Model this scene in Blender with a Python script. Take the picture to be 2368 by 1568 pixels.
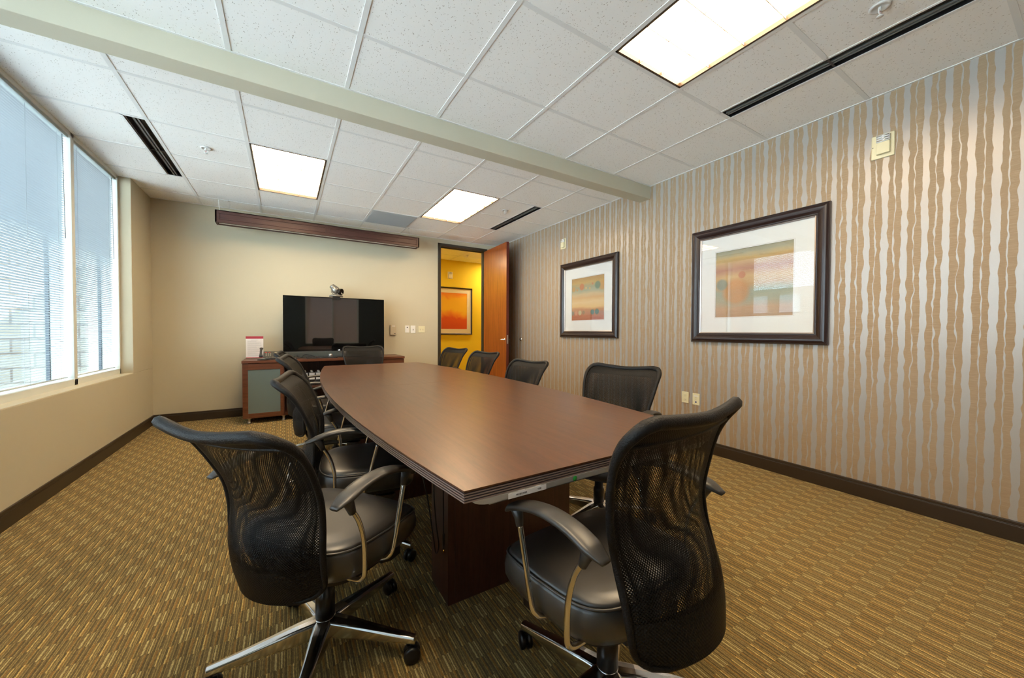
import bpy, bmesh, math, random
from math import pi, sin, cos, radians as rad
from mathutils import Vector, Matrix

for o in list(bpy.data.objects):
    bpy.data.objects.remove(o, do_unlink=True)
SC = bpy.context.scene
COL = SC.collection
random.seed(4)

# ------------------------------------------------------------------ camera
H = 2.69                                   # ceiling height
cam_d = bpy.data.cameras.new('camera')
cam = bpy.data.objects.new('camera', cam_d)
COL.objects.link(cam)
Rv = Vector((0.85223364, -0.52314462, 0.00418609))
Uv = Vector((0.00633413, 0.01831895, 0.99981213))
Wv = Vector((0.52312302, 0.85204702, -0.01892569))
cam.matrix_world = Matrix(((Rv.x, Uv.x, -Wv.x, 0.87382657), (Rv.y, Uv.y, -Wv.y, -3.17514592),
                           (Rv.z, Uv.z, -Wv.z, 1.11955825), (0, 0, 0, 1)))
cam_d.sensor_fit = 'HORIZONTAL'
cam_d.sensor_width = 36.0
cam_d.lens = 851.97 * 36.0 / 2368.0
cam_d.clip_start = 0.02
SC.camera = cam

# ------------------------------------------------------------------ light and exposure
LAMP = 15.5                                # strength of the ceiling troffers
LAMP_COL = (1.0, 0.76, 0.47, 1)
SKY = 9.0
SKY_COL = (0.77, 0.90, 1.0, 1)
SC.view_settings.view_transform = 'Standard'
SC.view_settings.look = 'None'
SC.view_settings.gamma = 1.0
SC.view_settings.use_curve_mapping = False
SC.view_settings.exposure = 0.60
w = bpy.data.worlds.new('sky')
SC.world = w
w.use_nodes = True
bg = w.node_tree.nodes['Background']
bg.inputs[0].default_value = SKY_COL
bg.inputs[1].default_value = SKY
sun_d = bpy.data.lights.new('sun', 'SUN'); sun_d.energy = 70.0; sun_d.angle = rad(1.0); sun_d.color = (1.0, .97, .93)
sun = bpy.data.objects.new('sun', sun_d); COL.objects.link(sun)
sun.rotation_euler = (rad(8), rad(42), 0)       # high over the roof from the corridor side; reaches only the lot outside

# ------------------------------------------------------------------ helpers
def empty(name, loc, label, cat, group=None, rz=0.0):
    o = bpy.data.objects.new(name, None)
    COL.objects.link(o)
    o.location = loc
    o.rotation_euler = (0, 0, rz)
    o.empty_display_size = 0.1
    o['label'] = label
    o['category'] = cat
    if group:
        o['group'] = group
    return o

def tag(o, label, cat, group=None):
    o['label'] = label
    o['category'] = cat
    if group:
        o['group'] = group
    return o

def struct(o, label=None):
    o['kind'] = 'structure'
    return o

class MB:
    """collects shapes, links them as one mesh object"""
    def __init__(s):
        s.v = []; s.f = []; s.sm = []; s.mi = []; s.uv = {}
    def add(s, vs, fs, smooth=False, mi=0, mat=None):
        b = len(s.v)
        for v in vs:
            v = Vector(v)
            s.v.append(mat @ v if mat else v)
        for f in fs:
            s.f.append(tuple(b + i for i in f)); s.sm.append(smooth); s.mi.append(mi)
        return s
    def box(s, x0, x1, y0, y1, z0, z1, mi=0, mat=None):
        vs = [(x, y, z) for z in (z0, z1) for y in (y0, y1) for x in (x0, x1)]
        return s.add(vs, [(0, 2, 3, 1), (4, 5, 7, 6), (0, 1, 5, 4), (2, 6, 7, 3), (0, 4, 6, 2), (1, 3, 7, 5)], mi=mi, mat=mat)
    def rings(s, rings, closed=True, cap=True, smooth=True, mi=0, mat=None, capsmooth=False):
        n = len(rings[0]); vs = [p for r in rings for p in r]; fs = []
        for i in range(len(rings) - 1):
            for j in range(n if closed else n - 1):
                k = (j + 1) % n
                fs.append((i * n + j, i * n + k, (i + 1) * n + k, (i + 1) * n + j))
        s.add(vs, fs, smooth, mi, mat)
        if cap and closed:
            b = len(s.v) - len(vs)
            s.f.append(tuple(b + j for j in range(n))[::-1]); s.sm.append(capsmooth); s.mi.append(mi)
            s.f.append(tuple(b + (len(rings) - 1) * n + j for j in range(n))); s.sm.append(capsmooth); s.mi.append(mi)
        return s
    def lathe(s, prof, n=24, c=(0, 0, 0), mi=0, mat=None):
        c = Vector(c)
        return s.rings([[c + Vector((r * cos(2 * pi * j / n), r * sin(2 * pi * j / n), z)) for j in range(n)] for r, z in prof], mi=mi, mat=mat)
    def tube(s, pts, r, n=8, mi=0, closed=False, mat=None, flat=1.0):
        pts = [Vector(p) for p in pts]; N = len(pts)
        rr = r if isinstance(r, (list, tuple)) else [r] * N
        rings = []; prev = None
        for i, p in enumerate(pts):
            if closed:
                t = pts[(i + 1) % N] - pts[i - 1]
            else:
                t = pts[min(i + 1, N - 1)] - pts[max(i - 1, 0)]
            t.normalize()
            if prev is None:
                a = Vector((0, 0, 1)) if abs(t.z) < .9 else Vector((1, 0, 0))
                u = t.cross(a).normalized()
            else:
                u = (prev - t * prev.dot(t)).normalized()
            prev = u; v = t.cross(u)
            rings.append([p + (u * cos(2 * pi * j / n) + v * sin(2 * pi * j / n) * flat) * rr[i] for j in range(n)])
        if closed:
            rings.append(rings[0])
        return s.rings(rings, cap=not closed, mi=mi, mat=mat)
    def build(s, name, mat, parent=None, loc=None, bevel=0, seg=2, merge=False):
        me = bpy.data.meshes.new(name)
        me.from_pydata([tuple(v) for v in s.v], [], s.f)
        me.polygons.foreach_set('use_smooth', s.sm)
        mats = mat if isinstance(mat, (list, tuple)) else [mat]
        for m in mats:
            me.materials.append(m)
        me.polygons.foreach_set('material_index', s.mi)
        bm = bmesh.new(); bm.from_mesh(me)
        if merge:
            bmesh.ops.remove_doubles(bm, verts=bm.verts, dist=1e-5)
        bmesh.ops.recalc_face_normals(bm, faces=bm.faces)
        bm.to_mesh(me); bm.free()
        me.update()
        o = bpy.data.objects.new(name, me)
        COL.objects.link(o)
        if parent:
            o.parent = parent
        if loc:
            o.location = loc
        if bevel:
            b = o.modifiers.new('bevel', 'BEVEL'); b.width = bevel; b.segments = seg; b.limit_method = 'ANGLE'
            b.harden_normals = False
        return o

def box(name, mat, x0, x1, y0, y1, z0, z1, parent=None, bevel=0):
    return MB().box(x0, x1, y0, y1, z0, z1).build(name, mat, parent, bevel=bevel)

def text(name, s, size, mat, loc, rot, parent=None, align='CENTER'):
    cu = bpy.data.curves.new(name, 'FONT'); cu.body = s; cu.size = size; cu.extrude = 0.0003
    cu.align_x = align; cu.align_y = 'CENTER'
    t = bpy.data.objects.new(name + '_tmp', cu); COL.objects.link(t)
    bpy.context.view_layer.update()
    me = bpy.data.meshes.new_from_object(t.evaluated_get(bpy.context.evaluated_depsgraph_get()))
    bpy.data.objects.remove(t, do_unlink=True)
    me.name = name; me.materials.clear(); me.materials.append(mat)
    o = bpy.data.objects.new(name, me); COL.objects.link(o)
    o.location = loc; o.rotation_euler = rot
    if parent: o.parent = parent
    return o

def catmull(P, n=6, closed=False):
    P = [Vector(p) for p in P]; out = []; N = len(P)
    rng = range(N if closed else N - 1)
    for i in rng:
        a = P[(i - 1) % N] if closed or i > 0 else P[0] * 2 - P[1]
        b = P[i]; c = P[(i + 1) % N]
        d = P[(i + 2) % N] if closed or i + 2 < N else P[-1] * 2 - P[-2]
        for k in range(n):
            t = k / n
            out.append(.5 * ((2 * b) + (c - a) * t + (2 * a - 5 * b + 4 * c - d) * t * t + (3 * b - a - 3 * c + d) * t ** 3))
    if not closed: out.append(P[-1])
    return out

# ------------------------------------------------------------------ materials
def mat(name, col=(.5, .5, .5), rough=.5, metal=0.0, spec=.5, coat=0, bump=None, emit=None, alpha=None, trans=0, sheen=0):
    m = bpy.data.materials.new(name); m.use_nodes = True
    b = m.node_tree.nodes['Principled BSDF']
    b.inputs['Base Color'].default_value = (*col, 1)
    b.inputs['Roughness'].default_value = rough
    b.inputs['Metallic'].default_value = metal
    b.inputs['Specular IOR Level'].default_value = spec
    b.inputs['Coat Weight'].default_value = coat
    b.inputs['Transmission Weight'].default_value = trans
    if sheen: b.inputs['Sheen Weight'].default_value = sheen
    if emit:
        b.inputs['Emission Color'].default_value = (*emit[0], 1); b.inputs['Emission Strength'].default_value = emit[1]
    return m

class NT:
    """tiny node-graph writer"""
    def __init__(s, m):
        s.m = m; s.t = m.node_tree; s.b = s.t.nodes.get('Principled BSDF')
    def n(s, typ, **kw):
        nd = s.t.nodes.new(typ)
        for k, v in kw.items(): setattr(nd, k, v)
        return nd
    def l(s, a, b): s.t.links.new(a, b)
    def put(s, sock, v):
        if hasattr(v, 'is_output'): s.l(v, sock)
        else: sock.default_value = v
    def math(s, op, a, b=None, c=None, clamp=False):
        nd = s.n('ShaderNodeMath', operation=op, use_clamp=clamp)
        s.put(nd.inputs[0], a)
        if b is not None: s.put(nd.inputs[1], b)
        if c is not None: s.put(nd.inputs[2], c)
        return nd.outputs[0]
    def co(s, kind='Object'):
        return s.n('ShaderNodeTexCoord').outputs[kind]
    def pos(s):
        return s.n('ShaderNodeNewGeometry').outputs['Position']
    def sep(s, v):
        nd = s.n('ShaderNodeSeparateXYZ'); s.l(v, nd.inputs[0]); return nd.outputs
    def comb(s, x, y, z):
        nd = s.n('ShaderNodeCombineXYZ')
        for i, v in enumerate((x, y, z)): s.put(nd.inputs[i], v)
        return nd.outputs[0]
    def scale(s, v, sx, sy, sz):
        nd = s.n('ShaderNodeVectorMath', operation='MULTIPLY'); s.l(v, nd.inputs[0]); nd.inputs[1].default_value = (sx, sy, sz); return nd.outputs[0]
    def noise(s, v, sc=5, det=2, rough=.5, dist=0, out=0):
        nd = s.n('ShaderNodeTexNoise'); s.l(v, nd.inputs['Vector']); nd.inputs['Scale'].default_value = sc
        nd.inputs['Detail'].default_value = det; nd.inputs['Roughness'].default_value = rough; nd.inputs['Distortion'].default_value = dist
        return nd.outputs[out]
    def ramp(s, f, stops, mode='LINEAR'):
        nd = s.n('ShaderNodeValToRGB'); s.l(f, nd.inputs[0]); cr = nd.color_ramp; cr.interpolation = mode
        while len(cr.elements) < len(stops): cr.elements.new(0.5)
        for e, (p, c) in zip(cr.elements, stops):
            e.position = p; e.color = (*c, 1) if len(c) == 3 else c
        return nd.outputs[0]
    def mix(s, f, a, b):
        nd = s.n('ShaderNodeMix', data_type='RGBA'); s.put(nd.inputs[0], f); 
        for sock, v in ((nd.inputs[6], a), (nd.inputs[7], b)):
            s.put(sock, v if hasattr(v, 'is_output') else (*v, 1) if len(v) == 3 else v)
        return nd.outputs[2]
    def bump(s, h, st=.3, d=.002):
        nd = s.n('ShaderNodeBump'); s.l(h, nd.inputs['Height']); nd.inputs['Strength'].default_value = st; nd.inputs['Distance'].default_value = d
        s.l(nd.outputs[0], s.b.inputs['Normal']); return nd
    def color(s, c): s.l(c, s.b.inputs['Base Color'])

def paint(name, col, rough=.75, bump=.08):
    m = mat(name, col, rough, spec=.3); g = NT(m)
    n = g.noise(g.pos(), 220, 2, .6); g.bump(n, bump, .001)
    big = g.noise(g.pos(), 1.3, 2, .5)
    g.color(g.mix(big, tuple(c * .97 for c in col), tuple(min(1, c * 1.03) for c in col)))
    return m

def wood(name, dark, light, rough=.3, scale=(1, 14, 14), coat=0.0, ax='Object', contrast=1.0, grain=6.0):
    m = mat(name, dark, rough, coat=coat); g = NT(m)
    v = g.scale(g.co(ax), *scale)
    n1 = g.noise(v, grain, 5, .62, .35)
    n2 = g.noise(g.scale(g.co(ax), scale[0] * 2, scale[1] * 5, scale[2] * 5), grain * 2.5, 3, .5)
    f = g.math('ADD', g.math('MULTIPLY', n1, .75), g.math('MULTIPLY', n2, .25))
    g.color(g.ramp(f, [(.38, dark), (.5, tuple((a + b) / 2 for a, b in zip(dark, light))), (.64, light)]))
    g.bump(n2, .04, .0006)
    return m

M = {}
M['wall'] = paint('painted drywall cream', (.53, .475, .345))
M['sillpaint'] = paint('painted sill cream', (.70, .64, .48), .5)
M['beam'] = paint('painted beam khaki', (.56, .53, .415))
M['hall'] = paint('painted hall ochre', (.74, .52, .020))
M['grid'] = mat('ceiling grid white steel', (.78, .79, .78), .45)
M['base'] = mat('dark brown vinyl base', (.034, .021, .011), .42)
M['frame_dark'] = mat('door frame dark bronze', (.035, .028, .018), .45)
M['ivory'] = mat('ivory plastic', (.74, .68, .45), .35)
M['whitep'] = mat('white plastic', (.80, .78, .74), .35)
M['beigep'] = mat('beige plastic', (.52, .43, .29), .45)
M['black'] = mat('black plastic', (.008, .008, .009), .32)
M['pad'] = mat('charcoal arm pad', (.030, .028, .026), .40, spec=.7)
M['blackm'] = mat('black matte plastic', (.010, .010, .011), .5)
M['grey'] = mat('dark grey plastic', (.05, .048, .045), .4)
M['chrome'] = mat('chrome', (.80, .80, .80), .09, 1.0)
M['alu'] = mat('polished aluminium', (.72, .71, .70), .13, 1.0)
M['steel'] = mat('brushed steel', (.55, .54, .52), .3, 1.0)
M['tray'] = mat('brushed tray metal', (.50, .48, .44), .4, .55)
M['brass'] = mat('gold plug', (.75, .48, .08), .25, 1.0)
M['cable'] = mat('black cable', (.008, .008, .008), .45)
M['winmetal'] = mat('window frame white metal', (.66, .68, .64), .4)
M['windark'] = mat('window frame dark metal', (.045, .055, .065), .4)
M['headrail'] = mat('headrail grey', (.33, .38, .38), .35)
M['gunmetal'] = mat('silver grey camera', (.23, .22, .20), .28, .6)
M['lens'] = mat('camera lens', (.004, .004, .005), .08)
M['screen'] = mat('tv screen', (.003, .003, .0035), .02, spec=1.0, coat=.6)
M['bezel'] = mat('tv bezel', (.004, .004, .004), .12)
M['paper'] = mat('printed paper', (.80, .74, .70), .6)
M['red'] = mat('red print', (.45, .03, .05), .5)
M['ink'] = mat('grey print', (.40, .36, .34), .6)
M['inkb'] = mat('black print', (.015, .015, .015), .6)
M['green'] = mat('green sticker', (.0, .22, .02), .5)
M['blue'] = mat('blue jack', (.02, .06, .28), .4)
M['shade'] = paint('roller shade', (.72, .62, .60), .8)
M['concrete'] = paint('concrete', (.40, .42, .43), .9)
M['matboard'] = mat('picture mat', (.66, .68, .68), .8)
M['matboard2'] = mat('hall picture mat', (.80, .72, .52), .8)
M['filet'] = mat('picture filet silver', (.45, .40, .38), .3, .8)
M['hoop'] = mat('sprinkler white', (.72, .72, .70), .4)
M['bulb'] = mat('sprinkler bulb', (.5, .02, .01), .2)
M['vent'] = mat('return grille grey', (.42, .43, .43), .5)
M['ventdark'] = mat('slot diffuser black', (.010, .010, .012), .35)
M['ventblade'] = mat('slot diffuser blade', (.12, .13, .13), .3)
M['troffer'] = mat('troffer frame bronze', (.055, .032, .018), .4)
M['lcd'] = mat('phone display', (.42, .38, .26), .3)
M['keys'] = mat('phone keys', (.25, .24, .20), .4)

m = M['frame_wood'] = mat('picture frame espresso', (.020, .010, .010), .30, coat=.1)
M['cherry'] = wood('cherry door veneer', (.20, .044, .010), (.34, .088, .018), .30, (9, 9, .7), contrast=1, grain=3)
M['cherryedge'] = mat('door edge cherry', (.10, .016, .010), .3)
M['table'] = wood('mahogany laminate', (.066, .025, .010), (.115, .044, .018), .33, (9, .55, 9), grain=5, coat=.22)
M['table'].node_tree.nodes['Principled BSDF'].inputs['Coat Roughness'].default_value = .3
M['tabledark'] = wood('dark mahogany laminate', (.050, .017, .010), (.085, .030, .018), .38, (12, 12, .7), grain=5)
M['credenza'] = wood('credenza mahogany', (.085, .027, .012), (.150, .052, .024), .33, (.8, 9, 9), grain=5)
M['valance'] = wood('valance mahogany', (.040, .012, .009), (.066, .021, .015), .50, (.7, 12, 12), grain=5)
M['edgeblack'] = mat('edge groove black', (.006, .004, .006), .4)
M['edgeline'] = mat('edge line taupe', (.24, .17, .14), .35)

# leather
m = M['leather'] = mat('black leather', (.024, .021, .018), .42, spec=1.0, coat=.25); m.node_tree.nodes['Principled BSDF'].inputs['Coat Roughness'].default_value = .38; g = NT(m)
nn = g.noise(g.co(), 260, 3, .6); g.bump(nn, .12, .0008)
# black woven edge
m = M['weave'] = mat('black woven mesh edge', (.005, .005, .006), .5, spec=.3); g = NT(m)
s_ = g.sep(g.co('UV'))
a_ = g.math('MULTIPLY', g.math('SINE', g.math('MULTIPLY', s_[0], 2 * pi / .0052)), g.math('SINE', g.math('MULTIPLY', s_[1], 2 * pi / .0075)))
vo = g.n('ShaderNodeTexVoronoi'); vo.inputs['Scale'].default_value = 330; g.l(g.co(), vo.inputs['Vector'])
g.bump(g.math('SUBTRACT', 1, vo.outputs['Distance']), .7, .0012)

def mesh_fabric():
    m = bpy.data.materials.new('black see-through mesh'); m.use_nodes = True; g = NT(m)
    b = g.b; b.inputs['Base Color'].default_value = (.0045, .0045, .005, 1); b.inputs['Roughness'].default_value = .5
    b.inputs['Specular IOR Level'].default_value = .2
    uv = g.sep(g.co('UV'))
    cx = g.math('COSINE', g.math('MULTIPLY', uv[0], 2 * pi / .0066))
    cy = g.math('COSINE', g.math('MULTIPLY', uv[1], 2 * pi / .0076))
    p = g.math('MULTIPLY', cx, cy)
    hole = g.math('GREATER_THAN', p, .22)
    z = uv[1]
    hole = g.math('MULTIPLY', hole, g.math('GREATER_THAN', z, .105))
    hole = g.math('MULTIPLY', hole, g.math('LESS_THAN', z, .488))
    g.bump(g.math('MULTIPLY', p, -1), .6, .0012)
    tr = g.n('ShaderNodeBsdfTransparent'); mx = g.n('ShaderNodeMixShader')
    g.l(hole, mx.inputs[0]); g.l(b.outputs[0], mx.inputs[1]); g.l(tr.outputs[0], mx.inputs[2])
    out = [n for n in g.t.nodes if n.type == 'OUTPUT_MATERIAL'][0]; g.l(mx.outputs[0], out.inputs[0])
    return m
M['mesh'] = mesh_fabric()

# frosted glass door
m = M['frost'] = mat('frosted glass', (.13, .175, .17), .27, trans=.0, spec=.6, coat=.4); g = NT(m)
g.bump(g.noise(g.co(), 150, 2, .6), .25, .001)
# clear pane: mostly transparent with a mirror reflection
def pane(name, f0=.04, tint=(1, 1, 1)):
    m = bpy.data.materials.new(name); m.use_nodes = True; g = NT(m); g.t.nodes.remove(g.b)
    fr = g.n('ShaderNodeFresnel'); fr.inputs['IOR'].default_value = 1.5 if f0 < .1 else 1.9
    tr = g.n('ShaderNodeBsdfTransparent'); tr.inputs[0].default_value = (*tint, 1)
    gl = g.n('ShaderNodeBsdfGlossy'); gl.inputs['Roughness'].default_value = .0
    mx = g.n('ShaderNodeMixShader'); bf = g.n('ShaderNodeNewGeometry').outputs['Backfacing']; g.l(g.math('MULTIPLY', g.math('MULTIPLY', fr.outputs[0], 1.8), g.math('SUBTRACT', 1, bf), clamp=True), mx.inputs[0]); g.l(tr.outputs[0], mx.inputs[1]); g.l(gl.outputs[0], mx.inputs[2])
    out = [n for n in g.t.nodes if n.type == 'OUTPUT_MATERIAL'][0]; g.l(mx.outputs[0], out.inputs[0])
    return m
M['glass'] = pane('picture glass'); M['winglass'] = pane('window glass', tint=(.90, .96, .98))
M['lensglass'] = mat('ribbed strobe lens', (.72, .76, .78), .12, .35, coat=.8)
M['clear'] = mat('clear plastic', (.85, .88, .88), .08, trans=.85)

# blind slats: white, letting some daylight through
m = M['slat'] = bpy.data.materials.new('white blind slat'); m.use_nodes = True; g = NT(m)
g.b.inputs['Base Color'].default_value = (.36, .39, .41, 1); g.b.inputs['Roughness'].default_value = .45
tl = g.n('ShaderNodeBsdfTranslucent'); tl.inputs[0].default_value = (.80, .84, .86, 1)
mx = g.n('ShaderNodeMixShader'); mx.inputs[0].default_value = .03; g.l(g.b.outputs[0], mx.inputs[1]); g.l(tl.outputs[0], mx.inputs[2])
g.l(mx.outputs[0], [n for n in g.t.nodes if n.type == 'OUTPUT_MATERIAL'][0].inputs[0])

# lit prismatic lens
def lamp_mat(name, st, c=LAMP_COL):
    m = bpy.data.materials.new(name); m.use_nodes = True; g = NT(m); g.t.nodes.remove(g.b)
    e = g.n('ShaderNodeEmission'); e.inputs[0].default_value = c; e.inputs[1].default_value = st
    g.l(e.outputs[0], [n for n in g.t.nodes if n.type == 'OUTPUT_MATERIAL'][0].inputs[0]); return m
M['lamp'] = lamp_mat('lit fluorescent lens', LAMP)
M['lamphall'] = lamp_mat('lit hall lamp', 250, (1, .82, .55, 1))
m = M['louver'] = mat('translucent louver', (.80, .62, .45), .5)
M['led'] = lamp_mat('tv logo light', 2.0, (.9, .9, .9, 1))

# acoustic tile
m = M['tile'] = mat('acoustic ceiling tile', (.92, .92, .90), .9, spec=.2); g = NT(m)
P_ = g.pos()
v1 = g.n('ShaderNodeTexVoronoi'); v1.inputs['Scale'].default_value = 125
dn = g.noise(P_, 60, 2, .5, out=1)
ad = g.n('ShaderNodeVectorMath', operation='MULTIPLY_ADD'); g.l(dn, ad.inputs[0]); ad.inputs[1].default_value = (.022, .022, 0); g.l(P_, ad.inputs[2])
g.l(g.scale(ad.outputs[0], 1.0, .55, 1), v1.inputs['Vector'])
keep = g.math('GREATER_THAN', g.noise(P_, 60, 1, .5), .50)
pit = g.math('MULTIPLY', g.math('LESS_THAN', v1.outputs['Distance'], .21), keep)
g.color(g.mix(pit, (.92, .92, .90), (.50, .47, .43)))
g.bump(g.math('SUBTRACT', g.math('MULTIPLY', g.noise(P_, 300, 3, .7), .4), pit), .5, .002)

# carpet: 10 cm x 15 cm woven repeat of short dashes running with the room
m = M['carpet'] = mat('striped loop carpet', (.2, .15, .08), .95, spec=.1, sheen=.1); g = NT(m)
s_ = g.sep(g.pos())
jit = g.math('MULTIPLY', g.math('SUBTRACT', g.noise(g.comb(g.math('MULTIPLY', s_[0], 60), g.math('MULTIPLY', s_[1], 60), 0), 1.2, 3, .7), .5), .0052)
x_ = g.math('ADD', s_[0], jit)
fx_ = g.math('FRACT', g.math('DIVIDE', x_, .0985))
yy = g.math('ADD', s_[1], g.math('MULTIPLY', g.math('SUBTRACT', g.noise(g.comb(g.math('MULTIPLY', s_[0], 130), g.math('MULTIPLY', s_[1], 3), 0), 1, 0), .5), .012))
fy_ = g.math('FRACT', g.math('DIVIDE', g.math('ADD', yy, .99), .1525))
band = g.math('GREATER_THAN', fy_, .48)
BR = (.205, .138, .050); BD = (.135, .093, .034); CR = (.66, .48, .165); PL = (.57, .455, .19); OR = (.31, .165, .040); DT = (.375, .265, .086)
ra = [(0, CR), (.038, BR), (.085, DT), (.115, BR), (.14, DT), (.165, BD), (.235, CR), (.285, OR), (.33, DT), (.36, BR), (.42, DT), (.445, BD), (.50, BR), (.56, DT), (.585, OR), (.63, BD), (.70, DT), (.73, BR), (.78, BD), (.84, DT), (.87, OR), (.93, BR)]
rb = [(0, BR), (.04, DT), (.065, BR), (.11, DT), (.14, BR), (.20, OR), (.25, DT), (.28, BD), (.34, DT), (.365, BR), (.475, PL), (.535, BR), (.60, DT), (.63, BD), (.655, PL), (.70, BR), (.75, DT), (.775, BD), (.84, DT), (.87, BR), (.91, DT), (.94, BD)]
c_ = g.mix(band, g.ramp(fx_, rb, 'CONSTANT'), g.ramp(fx_, ra, 'CONSTANT'))
sp = g.noise(g.pos(), 420, 2, .8)
sp2 = g.noise(g.scale(g.pos(), 1, .5, 1), 160, 2, .6)
val = g.math('MAXIMUM', .15, g.math('MULTIPLY', g.math('ADD', -.35, g.math('MULTIPLY', sp, 2.7)), g.math('ADD', .4, g.math('MULTIPLY', sp2, 1.2))))
vm = g.n('ShaderNodeVectorMath', operation='SCALE'); g.l(c_, vm.inputs[0]); g.l(val, vm.inputs['Scale'])
g.color(vm.outputs[0]); g.bump(sp, .8, .004)

# wallpaper: paired wavy tan stripes on a satin silver ground
m = M['paper_wall'] = mat('wavy striped wallpaper', (.5, .5, .5), .5); g = NT(m)
s_ = g.sep(g.pos()); PER = .089
u_ = g.math('DIVIDE', g.math('MULTIPLY', s_[1], -1), PER)
u_ = g.math('ADD', u_, 40.25)
cell = g.math('FLOOR', u_); fr_ = g.math('FRACT', u_)
zz = g.math('MULTIPLY', g.math('FRACT', g.math('DIVIDE', s_[2], .436)), .436)
ang = g.math('MULTIPLY', s_[2], 2 * pi / .436)
def wob(seed, sc):   # noise that repeats every 0.436 m up the wall
    return g.math('SUBTRACT', g.noise(g.comb(g.math('ADD', g.math('MULTIPLY', cell, 7.31), seed), g.math('MULTIPLY', g.math('COSINE', ang), sc), g.math('MULTIPLY', g.math('SINE', ang), sc)), 1.0, 1.5, .55), .5)
e1 = g.math('ADD', .17, g.math('MULTIPLY', wob(0.0, .75), .34))
e2 = g.math('ADD', .83, g.math('MULTIPLY', wob(31.0, .75), .34))
gc = g.math('ADD', .50, g.math('MULTIPLY', wob(57.0, .7), .36))
gw = g.math('ADD', .028, g.math('MULTIPLY', g.math('MAXIMUM', wob(83.0, .9), -.12), .16))
tan_ = g.math('MULTIPLY', g.math('GREATER_THAN', fr_, e1), g.math('LESS_THAN', fr_, e2))
tan_ = g.math('MULTIPLY', tan_, g.math('GREATER_THAN', g.math('ABSOLUTE', g.math('SUBTRACT', fr_, gc)), gw))
slub = g.noise(g.comb(0, g.math('MULTIPLY', s_[1], 14), g.math('MULTIPLY', s_[2], 420)), 1.0, 3, .7)
sl2 = g.noise(g.comb(3, g.math('MULTIPLY', s_[1], 60), g.math('MULTIPLY', s_[2], 700)), 1.0, 2, .7)
tanc = g.ramp(slub, [(.30, (.305, .215, .128)), (.55, (.35, .25, .152)), (.70, (.43, .33, .22))])
silc = g.mix(sl2, (.385, .365, .345), (.42, .40, .38))
g.color(g.mix(tan_, silc, tanc))
g.l(g.math('ADD', .34, g.math('MULTIPLY', tan_, .28)), g.b.inputs['Roughness'])
g.l(g.math('MULTIPLY', g.math('SUBTRACT', 1, tan_), .22), g.b.inputs['Metallic'])
g.bump(g.math('ADD', tan_, g.math('MULTIPLY', slub, .3)), .25, .0008)

# stone and brick outside
def blocks(name, c1, c2, mortar, bw, bh, ms=.02, yz=True):
    m = mat(name, c1, .9); g = NT(m); s = g.sep(g.pos())
    br = g.n('ShaderNodeTexBrick'); g.l(g.comb(g.math('ADD', s[0], s[1]), s[2], 0), br.inputs['Vector'])
    br.inputs['Color1'].default_value = (*c1, 1); br.inputs['Color2'].default_value = (*c2, 1); br.inputs['Mortar'].default_value = (*mortar, 1)
    br.inputs['Scale'].default_value = 1; br.inputs['Brick Width'].default_value = bw; br.inputs['Row Height'].default_value = bh; br.inputs['Mortar Size'].default_value = ms
    g.color(br.outputs[0]); return m
M['stone'] = blocks('tan stone blocks', (.20, .185, .15), (.17, .15, .12), (.09, .07, .055), .42, .20, .012)
M['brick'] = blocks('red brick', (.11, .040, .026), (.085, .03, .02), (.14, .12, .10), .21, .07, .008)
M['bluefacade'] = mat('blue grey facade', (.075, .115, .14), .5)
M['bluefin'] = mat('blue grey facade fin', (.13, .18, .21), .5)
M['farwall'] = mat('far wall tan', (.10, .08, .06), .9)
M['farwin'] = mat('far window pale', (.22, .25, .28), .3)

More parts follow.
